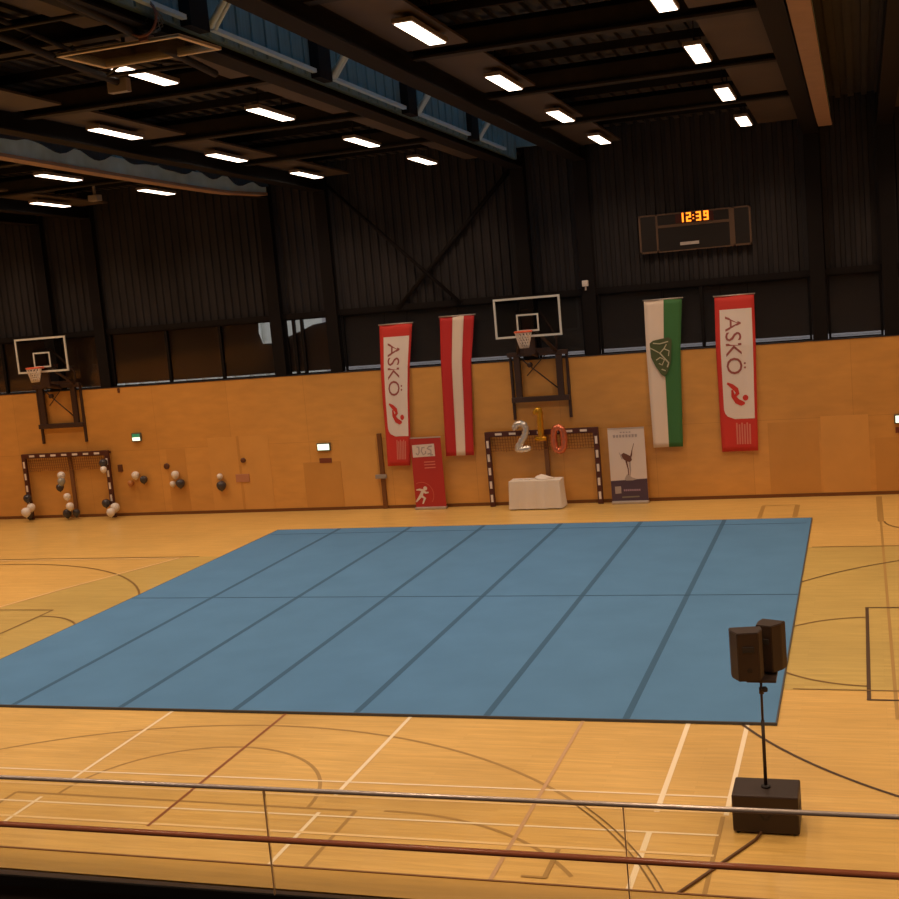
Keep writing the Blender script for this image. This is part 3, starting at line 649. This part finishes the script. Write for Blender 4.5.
brace([(5.9, -.9, 9.53), (5.9, -.9, 10.4)], .03); brace([(6.72, -4.5, 9.9), (6.72, -4.5, 10.5)], .03); brace([(5.15, -4.5, 9.9), (5.15, -4.5, 10.5)], .03)

# ------------------------------------------------------------------ hanging banners and flags
def cloth_mapper(rows):
    """rows: (z, xl, xr, y) from the top down -> f(u, v, off): u 0..1 across, v 0..1 down"""
    z0, z1 = rows[0][0], rows[-1][0]
    def f(u, v, off=0.):
        z = z0 + (z1 - z0) * v
        for a, b in zip(rows, rows[1:]):
            if z >= b[0] or b is rows[-1]:
                t = (a[0] - z) / (a[0] - b[0]); break
        xl, xr, y = (a[i] + (b[i] - a[i]) * t for i in (1, 2, 3))
        return (xl + (xr - xl) * u, y - off + .012 * math.sin(u * 7 + v * 5), z)
    return f
def sheet(bm, f, u0, u1, v0, v1, off, nu=8, nv=28, th=.004, mi=0):
    F = [[bm.verts.new(f(u0 + (u1 - u0) * i / nu, v0 + (v1 - v0) * j / nv, off)) for i in range(nu + 1)] for j in range(nv + 1)]
    B = [[bm.verts.new(f(u0 + (u1 - u0) * i / nu, v0 + (v1 - v0) * j / nv, off - th)) for i in range(nu + 1)] for j in range(nv + 1)]
    def q(a, b, c, d):
        fc = bm.faces.new((a, b, c, d)); fc.smooth = True; fc.material_index = mi
    for j in range(nv):
        for i in range(nu):
            q(F[j][i], F[j + 1][i], F[j + 1][i + 1], F[j][i + 1]); q(B[j][i], B[j][i + 1], B[j + 1][i + 1], B[j + 1][i])
        q(F[j][0], B[j][0], B[j + 1][0], F[j + 1][0]); q(F[j][nu], F[j + 1][nu], B[j + 1][nu], B[j][nu])
    for i in range(nu):
        q(F[0][i], F[0][i + 1], B[0][i + 1], B[0][i]); q(F[nv][i], B[nv][i], B[nv][i + 1], F[nv][i + 1])
def flat(bm, f, poly, off, mi=0):
    bm.faces.new([bm.verts.new(f(u, v, off)) for u, v in poly]).material_index = mi
def stroke(bm, f, pts, w, off, asp=1., mi=0):
    """pts in (u,v); w in u units (float or per-point list); asp = metres of v-unit / metres of u-unit"""
    k = len(pts); L = []
    for i, (u, v) in enumerate(pts):
        a = pts[max(i - 1, 0)]; b = pts[min(i + 1, k - 1)]
        dx, dy = b[0] - a[0], (b[1] - a[1]) * asp; l = math.hypot(dx, dy) or 1; ww = (w[i] if isinstance(w, (list, tuple)) else w) / 2
        nx, ny = -dy / l * ww, dx / l * ww / asp
        L.append((bm.verts.new(f(u + nx, v + ny, off)), bm.verts.new(f(u - nx, v - ny, off))))
    for i in range(k - 1): bm.faces.new((L[i][0], L[i][1], L[i + 1][1], L[i + 1][0])).material_index = mi
def disc(bm, f, u, v, ru, rv, off, n=14, mi=0): flat(bm, f, [(u + ru * math.cos(2 * PI * k / n), v + rv * math.sin(2 * PI * k / n)) for k in range(n)], off, mi)
ASK, ASKF = text_mesh('ASKÖ')
def hang_parts(r, rows, wires):
    z, xl, xr, y = rows[0]
    bm = BM(); tube(bm, [(xl - .03, y, z + .015), (xr + .03, y, z + .015)], .018, 8); finish('top_rod', bm, 'alu', r)
    for x in wires:
        bm = BM(); tube(bm, [(x, y, z + .02), (x, WY + .18, 5.72)], .006, 5); finish('cord', bm, 'steel', r)
def asko(rows, label, logo_shift=0.):
    f = cloth_mapper(rows); H = rows[0][0] - rows[-1][0]; W = 1.02; asp = H / W
    r = thing('hanging_banner', ((rows[0][1] + rows[0][2]) / 2, rows[-1][3], rows[-1][0]), label, 'banner', 'red and white club banners')
    bm = BM(); sheet(bm, f, 0, 1, 0, 1, 0); cl = finish('banner_cloth', bm, 'bred', r)
    bm = BM(); ul, ur, vt, vb = .12, .93, .085, .79
    nv = 36; c = .28; L = []
    for j in range(nv + 1):
        v = vt + (vb - vt) * j / nv; dv = (vb - v) * asp; lo = ul
        if dv < c: lo = ul + c - math.sqrt(max(0, c * c - (c - dv) ** 2))
        L.append([bm.verts.new(f(lo + (ur - lo) * i / 6, v, .006)) for i in range(7)])
    for j in range(nv):
        for i in range(6): bm.faces.new((L[j][i], L[j + 1][i], L[j + 1][i + 1], L[j][i + 1]))
    tag(finish('white_field', bm, 'bwhite', cl), 'white printed field')
    bm = BM(); u0, u1, v0, v1 = .25, .74, .128, .50
    # text runs down the banner, letter tops to the right
    vs = [bm.verts.new(f(u0 + ty * (u1 - u0), v0 + tx * (v1 - v0), .011)) for tx, ty in ASK]
    for p in ASKF: bm.faces.new([vs[i] for i in p])
    tag(finish('lettering', bm, 'bgrey', cl), 'large grey-red letters ASKÖ')
    bm = BM()
    stroke(bm, f, [(.24, .555), (.36, .575), (.47, .60), (.50, .625), (.42, .645)], [.05, .11, .12, .10, .06], .011, asp)
    stroke(bm, f, [(.36, .60), (.38, .64), (.48, .675), (.60, .69), (.68, .69)], [.05, .10, .14, .13, .05], .0115, asp)
    disc(bm, f, .70, .655, .075, .075 / asp, .011)
    tag(finish('runner_mark', bm, 'bred', cl), 'red stylised runner')
    bm = BM()
    for i in range(6): flat(bm, f, [(.42 + .07 * i, .815 + .01 * (i % 2)), (.465 + .07 * i, .815 + .01 * (i % 2)), (.465 + .07 * i, .955), (.42 + .07 * i, .955)], .011)
    tag(finish('small_print', bm, 'bpink', cl), 'small pale lines of print')
    hang_parts(r, rows, (rows[0][1] + .15, rows[0][2] - .15))
asko([(5.25, 11.74, 12.73, 16.27), (4.0, 11.72, 12.72, 16.12), (1.26, 11.73, 12.64, 16.08)], 'red and white ASKÖ banner hanging right of the green and white flag')
asko([(5.20, 2.50, 3.48, 16.22), (4.0, 2.46, 3.33, 16.10), (3.2, 2.45, 3.26, 16.06), (1.98, 2.45, 3.18, 16.05), (1.24, 2.43, 3.11, 16.04)], 'red and white ASKÖ banner hanging behind the red roll-up display')
def flag(rows, label, bands, crest=False):
    f = cloth_mapper(rows)
    r = thing('hanging_flag', ((rows[0][1] + rows[0][2]) / 2, rows[-1][3], rows[-1][0]), label, 'flag', 'long hanging flags')
    bm = BM()
    for i, (a, b, m) in enumerate(bands): sheet(bm, f, a, b, 0, 1, 0, 4, mi=i)
    bmesh.ops.remove_doubles(bm, verts=bm.verts, dist=.0005)
    cl = finish('flag_cloth', bm, [b[2] for b in bands], r)
    if crest:
        asp = 3.9 / 1.0; bm = BM(); f0 = f; f = lambda u, v, off=0.: f0(.43 + (u - .48) * 1.22, .385 + (v - .385) * 1.15, off)
        flat(bm, f, [(.22, .30), (.30, .285), (.66, .27), (.74, .285), (.73, .36), (.70, .43), (.62, .475), (.54, .50), (.46, .485), (.34, .44), (.24, .385)], .034)
        sh = tag(finish('crest_shield', bm, 'crest', cl), 'dark green shield with a pale beast')
        bm = BM()
        stroke(bm, f, [(.22, .325), (.36, .345), (.46, .36), (.56, .335), (.62, .31)], .024, .044, asp)
        stroke(bm, f, [(.46, .36), (.56, .39), (.66, .42), (.62, .445)], .032, .044, asp)
        stroke(bm, f, [(.36, .40), (.46, .385), (.56, .40), (.50, .43), (.42, .42)], .024, .044, asp)
        stroke(bm, f, [(.30, .30), (.46, .305), (.66, .295)], .025, .044, asp); stroke(bm, f, [(.56, .335), (.68, .35), (.66, .38)], .024, .044, asp)
        stroke(bm, f, [(.48, .455), (.58, .465)], .025, .044, asp)
        finish('crest_beast', bm, 'crestline', sh)
    hang_parts(r, rows, ((rows[0][1] + rows[0][2]) / 2 - .02, (rows[0][1] + rows[0][2]) / 2 + .02))
flag([(5.29, 4.29, 5.29, 16.25), (4.0, 4.24, 5.12, 16.13), (1.46, 4.20, 5.01, 16.02)], 'long red flag with one pale middle stripe, hanging left of the central hoop',
     [(0, .37, 'flagred'), (.37, .70, 'flagwhite'), (.70, 1, 'flagred')])
flag([(5.29, 9.93, 10.92, 16.25), (4.0, 9.93, 10.82, 16.12), (1.45, 9.97, 10.74, 16.05)], 'long white and green flag with a shield crest, hanging below the scoreboard',
     [(0, .52, 'flagwhite'), (.52, 1, 'flaggreen')], True)

# ------------------------------------------------------------------ roll-up displays
def rollup(x0, x1, y, label, build):
    r = thing('rollup_display', ((x0 + x1) / 2, y, 0), label, 'roll-up display', 'roll-up displays')
    f = lambda u, v, off=0.: (x0 + (x1 - x0) * u, y - off, 2.02 - 1.94 * v)
    bm = BM(); box(bm, x0 - .01, x1 + .01, y - .09, y + .09, .0, .07, .015); tag(finish('base', bm, 'alu', r), 'pale aluminium base')
    bm = BM(); tube(bm, [((x0 + x1) / 2, y + .03, .06), ((x0 + x1) / 2, y + .03, 2.02)], .01, 6); finish('support_pole', bm, 'alu', r)
    bm = BM(); box(bm, x0, x1, y - .012, y + .035, 2.005, 2.035, .004); finish('top_bar', bm, 'alu', r)
    build(r, f)
def build_red(r, f):
    asp = 1.94 / .9; bm = BM(); box(bm, 3.22, 4.12, 15.895, 15.90, .07, 2.01); p = tag(finish('printed_panel', bm, 'rollred', r), 'red printed panel')
    bm = BM(); flat(bm, f, [(.05, .10), (.78, .09), (.78, .27), (.05, .28)], .012); finish('logo_plate', bm, 'rollwhite', p)
    bm = BM()
    stroke(bm, f, [(.16, .22), (.22, .245), (.27, .21), (.27, .13), (.20, .13)], .045, .016, asp); stroke(bm, f, [(.46, .14), (.38, .14), (.34, .19), (.40, .245), (.48, .225), (.48, .19)], .045, .016, asp)
    stroke(bm, f, [(.70, .125), (.60, .13), (.54, .155), (.66, .185), (.66, .225), (.54, .24)], .045, .016, asp); stroke(bm, f, [(.62, .25), (.72, .25)], .05, .016, asp)
    finish('logo_scrawl', bm, 'greyprint', p)
    bm = BM()
    for v in (.345, .385, .43): flat(bm, f, [(.40, v), (.76, v - .004), (.76, v + .012), (.40, v + .016)], .012)
    finish('text_lines', bm, 'bpink', p)
    bm = BM(); cu, cv, R = .24, .83, .40
    stroke(bm, f, [(cu + R * math.cos(t * PI / 180) * .95, cv - R / asp * math.sin(t * PI / 180)) for t in range(-35, 120, 8)], .022, .012, asp)
    finish('circle_arc', bm, 'rollredlight', p)
    bm = BM(); disc(bm, f, .36, .735, .065, .065 / asp, .014)
    stroke(bm, f, [(.06, .755), (.16, .75), (.28, .765), (.36, .80), (.46, .795)], [.03, .06, .09, .07, .04], .014, asp)
    stroke(bm, f, [(.28, .765), (.20, .84), (.10, .89), (.02, .93)], [.08, .11, .07, .04], .0145, asp); stroke(bm, f, [(.20, .84), (.32, .88), (.24, .96)], [.08, .08, .04], .015, asp)
    tag(finish('runner_figure', bm, 'rollwhite', p), 'white running figure')
rollup(3.22, 4.12, 15.9, 'red roll-up display with a white running figure, right of the dark door edge', build_red)
def build_white(r, f):
    asp = 1.94 / .97; bm = BM(); box(bm, 8.80, 9.77, 15.895, 15.90, .07, 2.01); p = tag(finish('printed_panel', bm, 'rollwhite', r), 'white printed panel')
    bm = BM(); flat(bm, f, [(0, .72), (1, .70), (1, 1), (0, 1)], .008); tag(finish('lower_field', bm, 'rollpurple', p), 'dark purple lower field')
    bm = BM()
    for i in range(4): flat(bm, f, [(.34 + .08 * i, .045), (.39 + .08 * i, .045), (.39 + .08 * i, .062), (.34 + .08 * i, .062)], .010)
    for i in range(8): flat(bm, f, [(.14 + .085 * i, .085 + .004 * (i % 2)), (.205 + .085 * i, .085), (.20 + .085 * i, .122), (.15 + .085 * i, .125)], .010)
    tag(finish('heading', bm, 'greyprint', p), 'two short grey heading lines')
    bm = BM(); flat(bm, f, [(.33, .36), (.40, .335), (.50, .36), (.60, .39), (.62, .44), (.56, .465), (.46, .455), (.38, .42)], .010)
    stroke(bm, f, [(.46, .45), (.50, .56), (.50, .66)], [.05, .03, .025], .010, asp)
    stroke(bm, f, [(.60, .39), (.64, .30), (.70, .21)], [.05, .02, .012], .010, asp)
    fg = tag(finish('photo_figure', bm, 'inkbrown', p), 'dark blurred gymnast figure')
    bm = BM(); stroke(bm, f, [(.55, .46), (.56, .58), (.52, .70)], [.06, .04, .03], .009, asp); stroke(bm, f, [(.36, .42), (.28, .33)], [.05, .01], .009, asp)
    flat(bm, f, [(.38, .70), (.46, .63), (.60, .68), (.74, .705), (.60, .72), (.42, .72)], .011); finish('photo_grey_shapes', bm, 'greyprint', p)  # grey limbs and foot patch of the printed figure
    bm = BM(); flat(bm, f, [(.10, .80), (.27, .795), (.27, .895), (.10, .90)], .012); tag(finish('square_logo', bm, 'greyprint', p), 'pale square logo')
    bm = BM()
    for i in range(9): flat(bm, f, [(.34 + .052 * i, .842), (.38 + .052 * i, .840), (.38 + .052 * i, .866), (.34 + .052 * i, .868)], .012)
    finish('lilac_lettering', bm, 'lilac', p)
    bm = BM(); flat(bm, f, [(.28, .94), (.76, .935), (.76, .955), (.28, .96)], .012); finish('green_line', bm, 'greenprint', p)
rollup(8.80, 9.77, 15.9, 'white and dark purple roll-up display right of the table goal', build_white)

# ------------------------------------------------------------------ table with cloth
TX0, TX1, TY0, TY1, TZ = 6.12, 7.52, 15.40, 15.88, .78
r = thing('folding_table', ((TX0 + TX1) / 2, 15.64, 0), 'folding table hidden under the white cloth in front of the goal', 'table')
bm = BM(); box(bm, TX0 + .03, TX1 - .03, TY0 + .03, TY1 - .03, TZ - .03, TZ, .004); finish('tabletop', bm, 'greybox', r)
for x in (TX0 + .1, TX1 - .1):
    for y in (TY0 + .08, TY1 - .08):
        bm = BM(); tube(bm, [(x, y, 0), (x, y, TZ - .03)], .014, 8); finish('leg', bm, 'steel', r)
bm = BM(); n = 96; per = []
cs = [(TX0, TY0), (TX1, TY0), (TX1, TY1), (TX0, TY1)]
for k in range(4):
    a, b = Vector(cs[k]), Vector(cs[(k + 1) % 4])
    for i in range(n // 4): per.append(a.lerp(b, i / (n // 4)))
cen = Vector(((TX0 + TX1) / 2, (TY0 + TY1) / 2))
def ring(z, out, amp):
    R = []
    for i, p in enumerate(per):
        d = (p - cen); d = Vector((d.x / (TX1 - TX0), d.y / (TY1 - TY0))); d.normalize()
        o = out + amp * math.sin(i * .9) + amp * .6 * math.sin(i * 2.3 + 1)
        R.append(bm.verts.new((p.x + d.x * o, p.y + d.y * o, z)))
    return R
rg = [ring(TZ + .006, -.004, 0), ring(TZ + .003, .004, 0), ring(TZ - .03, .008, .002), ring(.5, .02, .010), ring(.25, .03, .016), ring(.03, .045, .022)]
for a, b in zip(rg, rg[1:]):
    for i in range(n): f_ = bm.faces.new((a[i], a[(i + 1) % n], b[(i + 1) % n], b[i])); f_.smooth = a is not rg[0] and a is not rg[1]
bm.faces.new(rg[0]); tag(finish('tablecloth', bm, 'cloth', org=(cen.x, cen.y, TZ)), 'white tablecloth draped to the floor over the table below the number balloons', 'tablecloth')
bm = BM(); rnd = random.Random(3)
prof = []
N_, M_ = 20, 7; rings = []
for j in range(M_ + 1):
    t = j / M_; ringv = []
    for i in range(N_):
        a = 2 * PI * i / N_; rad = (1 - t ** 1.6) * (1 + .16 * math.sin(3 * a + j) + .08 * rnd.random())
        ringv.append(bm.verts.new((7.03 + .26 * rad * math.cos(a) - .06 * t, 15.66 + .13 * rad * math.sin(a), TZ + .008 + .13 * t)))
    rings.append(ringv)
for a, b in zip(rings, rings[1:]):
    for i in range(N_): bm.faces.new((a[i], a[(i + 1) % N_], b[(i + 1) % N_], b[i])).smooth = True
bm.faces.new(rings[0][::-1]); tag(finish('cloth_bundle', bm, 'paper', org=(7.03, 15.66, TZ + .008)), 'crumpled white bundle lying on the right half of the tablecloth', 'bundle')
for i, (x, y, a, lab) in enumerate([(6.35, 15.62, 10, 'small white paper stack near the left end of the tablecloth'), (6.6, 15.66, -15, 'small white paper stack between the left stack and the bundle')]):
    bm = BM(); box(bm, -.10, .10, -.07, .07, 0, .022, .002, mtx=Matrix.Translation((x, y, TZ + .009)) @ Matrix.Rotation(math.radians(a), 4, 'Z'))
    tag(finish('paper_stack', bm, 'paper', org=(x, y, TZ + .009)), lab, 'paper', 'paper stacks on the table')

# ------------------------------------------------------------------ foil number balloons
def foil(pts, cx, cz, w, h, rad, m, label, knot, tiex, extra=None):
    y = 15.78
    P = [(cx + (u - .5) * w, y, cz + (.5 - v) * h) for u, v in pts]
    # smooth the centre line
    closed = pts[0] == pts[-1]
    if closed: P = P[:-1]
    S = []
    k = len(P)
    for i in range(k if closed else k - 1):
        p0, p1, p2, p3 = (Vector(P[(i + j) % k]) if closed else Vector(P[min(max(i + j, 0), k - 1)]) for j in (-1, 0, 1, 2))
        for s in range(5):
            t = s / 5; S.append(.5 * ((2 * p1) + (-p0 + p2) * t + (2 * p0 - 5 * p1 + 4 * p2 - p3) * t * t + (-p0 + 3 * p1 - 3 * p2 + p3) * t ** 3))
    if not closed: S.append(Vector(P[-1]))
    r = thing('number_balloon', (cx, y, cz - h / 2), label, 'foil balloon', 'foil number balloons')
    bm = BM(); n = len(S)
    rr = [rad * (1 + .10 * math.sin(i * 1.9)) * ((.75 if i in (0, n - 1) else 1) if not closed else 1) for i in range(n)]
    tube(bm, S, rad, 14, closed=closed, rr=rr)
    if not closed:
        for e in (S[0], S[-1]): bmesh.ops.create_uvsphere(bm, u_segments=12, v_segments=8, radius=rad * .86, matrix=Matrix.Translation(e))
        for f_ in bm.faces: f_.smooth = True
    if extra: tube(bm, extra, rad * .8, 12)
    finish('foil_body', bm, m, r)
    bm = BM(); pts2 = [Vector(knot), Vector((tiex, 15.93, 2.0))]
    tube(bm, pts2, .004, 5); finish('tie_ribbon', bm, 'alu', r)
foil([(.02, .16), (.28, .02), (.72, .04), (.88, .24), (.74, .46), (.42, .70), (.14, .93), (.55, .95), (.98, .93)], 6.47, 1.93, .36, .74, .092, 'foilsilver', 'silver foil balloon shaped like the digit 2', (6.47, 15.80, 2.2), 6.45)
foil([(.22, .10), (.5, .03), (.62, .10), (.60, .5), (.60, .95)], 6.99, 2.26, .30, .80, .085, 'foilgold', 'gold foil balloon shaped like the digit 1, hanging highest', (7.02, 15.85, 2.05), 7.02, [(6.86, 15.78, 1.86), (7.16, 15.78, 1.86)])
foil([(.5, .02), (.82, .14), (.92, .5), (.82, .86), (.5, .98), (.18, .86), (.08, .5), (.18, .14), (.5, .02)], 7.50, 1.83, .34, .66, .090, 'foilrose', 'rose-gold foil balloon shaped like the digit 0', (7.5, 15.82, 2.15), 7.48)
bm = BM()
# ------------------------------------------------------------------ round balloons
def balloon(x, z, rad, m, label, y=None, grp='party balloons'):
    y = WY - rad - .012 if y is None else y
    r = thing('balloon', (x, y, z), label, 'balloon', grp)
    prof = [(.0015, -1.12), (.10, -1.06), (.32, -.93), (.62, -.72), (.86, -.42), (.98, -.08), (1, .2), (.93, .5), (.75, .75), (.45, .93), (.15, .99), (.002, 1)]
    bm = BM(); lathe(bm, [(a * rad, b * rad * 1.05) for a, b in prof], (x, y, z), 16); finish('balloon_skin', bm, m, r)
    bm = BM(); lathe(bm, [(rad * .05, -1.17 * rad), (rad * .12, -1.26 * rad)], (x, y, z), 8); finish('knot', bm, m, r)
gy = 15.80
B = [
 (-9.66, 0.7, 0.13, 'bal_dark', 'dark balloon at the foot of the left post of the balloon-decked goal, topmost of four', 15.815),
 (-9.57, 0.41, 0.13, 'bal_white', 'white balloon at the left post foot, upper right of two white ones', 15.815),
 (-9.54, 0.32, 0.145, 'bal_white', 'white balloon at the left post foot, lower left of two white ones', 15.503),
 (-9.69, 0.16, 0.12, 'bal_dark', 'dark balloon lying on the floor at the left post foot', 15.825),
 (-8.32, 1.38, 0.12, 'bal_white', 'white balloon high on the middle of the decked goal, topmost of three', 15.825),
 (-8.16, 1.23, 0.12, 'bal_silver', 'grey balloon high in the middle of the decked goal, between white and dark', 15.579),
 (-8.42, 1.01, 0.12, 'bal_dark', 'dark balloon high in the middle of the decked goal, lowest of three', 15.825),
 (-8.05, 0.75, 0.11, 'bal_white', 'white balloon low at the centre upright, upper of two white ones', 15.61),
 (-7.97, 0.45, 0.12, 'bal_white', 'white balloon low at the centre upright, lower of two white ones', 15.579),
 (-8.26, 0.19, 0.14, 'bal_dark', 'dark balloon on the floor at the centre upright, left one', 15.805),
 (-7.95, 0.2, 0.12, 'bal_dark', 'dark balloon on the floor at the centre upright, right one', 15.825),
 (-6.75, 1.71, 0.13, 'bal_dark', 'dark balloon at the top of the right post of the decked goal', 15.815),
 (-6.65, 1.54, 0.1, 'bal_white', 'white balloon just under the dark one at the right post top', 15.64),
 (-6.83, 0.47, 0.13, 'bal_dark', 'dark balloon low beside the right post, left of its white balloons', 15.815),
 (-6.52, 0.33, 0.14, 'bal_white', 'white balloon at the right post foot, right one of two', 15.805),
 (-6.52, 0.23, 0.13, 'bal_white', 'white balloon at the right post foot, lower one of two', 15.549),
 (-5.83, 1.26, 0.12, 'bal_white', 'white balloon on the wall nearest the goal, above a tan and a dark one', 16.05),
 (-6.04, 1.01, 0.1, 'bal_tan', 'tan balloon on the wall, lower left of its white neighbour', 16.07),
 (-5.56, 1.12, 0.12, 'bal_dark', 'dark balloon on the wall, right of its white and tan neighbours', 16.05),
 (-4.45, 1.23, 0.12, 'bal_white', 'white balloon on the wall, topmost of the middle wall cluster', 16.05),
 (-4.59, 0.95, 0.09, 'bal_white', 'smaller white balloon on the wall, lower left in the middle wall cluster', 16.08),
 (-4.3, 0.96, 0.135, 'bal_dark', 'dark balloon on the wall in the middle wall cluster', 16.035),
 (-2.97, 1.12, 0.09, 'bal_white', 'white balloon on the wall above the lone dark one beside the door', 16.08),
 (-2.92, 0.85, 0.145, 'bal_dark', 'dark balloon on the wall beside the pinkish door plate', 16.025),
]
for x, z, rad, m, lab, y in B: balloon(x, z, rad, m, lab, y)

# ------------------------------------------------------------------ exit signs
def exit_sign(x, z, label, w=.36, h=.17, lit=True, dark=False):
    r = thing('exit_sign', (x, WY, z), label, 'exit sign', 'lit exit signs on the plywood wall')
    bm = BM(); box(bm, x - w / 2 - .03, x + w / 2 + .03, WY - .07, WY, z - h / 2 - .03, z + h / 2 + .03, .01); finish('sign_housing', bm, 'signbody', r)
    bm = BM(); box(bm, x - w / 2, x + w / 2, WY - .075, WY - .07, z - h / 2, z + (h / 2 if not dark else 0)); finish('lit_face', bm, 'sign', r)
    if dark:
        bm = BM(); box(bm, x - w / 2, x + w / 2, WY - .075, WY - .07, z, z + h / 2); tag(finish('green_face', bm, 'signgreen', r), 'dim green upper half')
exit_sign(.47, 1.86, 'brightly lit white exit sign left of the dark door edge')
exit_sign(-5.68, 2.42, 'small half-green exit sign above the wall balloons', .26, .2, dark=True)
exit_sign(16.10, 1.90, 'lit exit sign at the far right end of the wall', .22, .17)
for x, z, lab in ((.47, 1.46, 'small red-brown plate below the bright exit sign'), (16.10, 1.62, 'small red-brown plate below the far right exit sign')):
    bm = BM(); hw = .19 if x < 1 else .12; box(bm, x - hw, x + hw, WY - .02, WY, z - .07, z + .07, .004); tag(finish('door_plate', bm, 'redplate', org=(x, WY, z)), lab, 'plate', 'red-brown plates under exit signs')

# ------------------------------------------------------------------ scoreboard
r = thing('scoreboard', (11.35, 16.3, 6.4), 'wide dark scoreboard with amber clock high on the corrugated wall', 'scoreboard')
SY = 16.30
bm = BM(); box(bm, 9.98, 12.82, SY, SY + .12, 6.46, 7.44, .01); finish('cabinet', bm, 'board', r)
bm = BM(); t = .05
for x in (9.98, 10.42, 12.36, 12.77): box(bm, x, x + t, SY - .02, SY, 6.46, 7.44)
box(bm, 9.98, 10.47, SY - .02, SY, 6.46, 6.46 + t); box(bm, 12.36, 12.82, SY - .02, SY, 6.46, 6.46 + t); box(bm, 9.98, 12.82, SY - .02, SY, 7.40, 7.44); box(bm, 10.47, 12.36, SY - .02, SY, 6.46, 6.49); box(bm, 10.47, 12.36, SY - .02, SY, 7.08, 7.15)
box(bm, 12.28, 12.36, SY - .015, SY, 6.49, 7.40)
tag(finish('frame', bm, 'boardframe', r), 'dull brown frame lines')
bm = BM(); box(bm, 10.93, 11.90, SY - .012, SY, 7.16, 7.43); clk = tag(finish('clock_window', bm, 'digitoff', r), 'dark red clock window')
bm = BM(); box(bm, 11.02, 11.50, SY - .025, SY, 6.60, 6.68, .003); tag(finish('name_plate', bm, 'label', r), 'pale name plate')
SEG = {'1': 'bc', '2': 'abged', '3': 'abgcd', '9': 'abcdfg'}
bm = BM(); dh, dw, th = .235, .125, .042
def digit(ch, x, z):
    y0, y1 = SY - .022, SY - .012; h2 = dh / 2
    S = {'a': (x, x + dw, z + dh - th, z + dh), 'd': (x, x + dw, z, z + th), 'g': (x, x + dw, z + h2 - th / 2, z + h2 + th / 2), 'b': (x + dw - th, x + dw, z + h2, z + dh), 'c': (x + dw - th, x + dw, z, z + h2), 'f': (x, x + th, z + h2, z + dh), 'e': (x, x + th, z, z + h2)}
    for s in SEG[ch]: a = S[s]; box(bm, a[0], a[1], y0, y1, a[2], a[3])
for ch, x in (('1', 11.02), ('2', 11.21), ('3', 11.46), ('9', 11.65)): digit(ch, x, 7.18)
for z in (7.235, 7.32): box(bm, 11.375, 11.41, SY - .022, SY - .012, z, z + .03)
tag(finish('clock_digits', bm, 'digit', clk), 'glowing amber digits 12:39')
bm = BM()
for x in (10.3, 12.5): box(bm, x - .04, x + .04, SY + .12, WY + .28, 6.6, 7.3)
finish('wall_bracket', bm, 'steel', r)


r.location.x -= .06; r.location.z += .04
# ------------------------------------------------------------------ world, camera
w = bpy.data.worlds.new('World'); bpy.context.scene.world = w; w.use_nodes = True
bg = w.node_tree.nodes['Background']; bg.inputs[0].default_value = (.86, .93, 1, 1); bg.inputs[1].default_value = 1.5
cam = bpy.data.cameras.new('Camera'); co = bpy.data.objects.new('Camera', cam); C.objects.link(co)
f, cxyz, yaw, pitch, roll = 1238.797, (15.3036, -16.2532, 6.1549), .32820, .13160, -.08830
cy, sy, cp, sp = math.cos(yaw), math.sin(yaw), math.cos(pitch), math.sin(pitch)
fwd = Vector((-sy * cp, cy * cp, -sp)); right = Vector((cy, sy, 0)); up = right.cross(fwd)
rv = math.cos(roll) * right + math.sin(roll) * up; uv = -math.sin(roll) * right + math.cos(roll) * up
co.matrix_world = Matrix(((rv.x, uv.x, -fwd.x, cxyz[0]), (rv.y, uv.y, -fwd.y, cxyz[1]), (rv.z, uv.z, -fwd.z, cxyz[2]), (0, 0, 0, 1)))
cam.sensor_fit = 'HORIZONTAL'; cam.sensor_width = 36; cam.lens = f / 899 * 36; cam.clip_end = 200; cam.clip_start = .05
sc = bpy.context.scene; sc.camera = co
sc.view_settings.view_transform = 'Standard'; sc.view_settings.look = 'None'; sc.view_settings.gamma = 1; sc.view_settings.use_curve_mapping = False
sc.view_settings.exposure = 0
sc.cycles.use_denoising = True; sc.cycles.max_bounces = 8; sc.cycles.diffuse_bounces = 4; sc.cycles.sample_clamp_indirect = 8
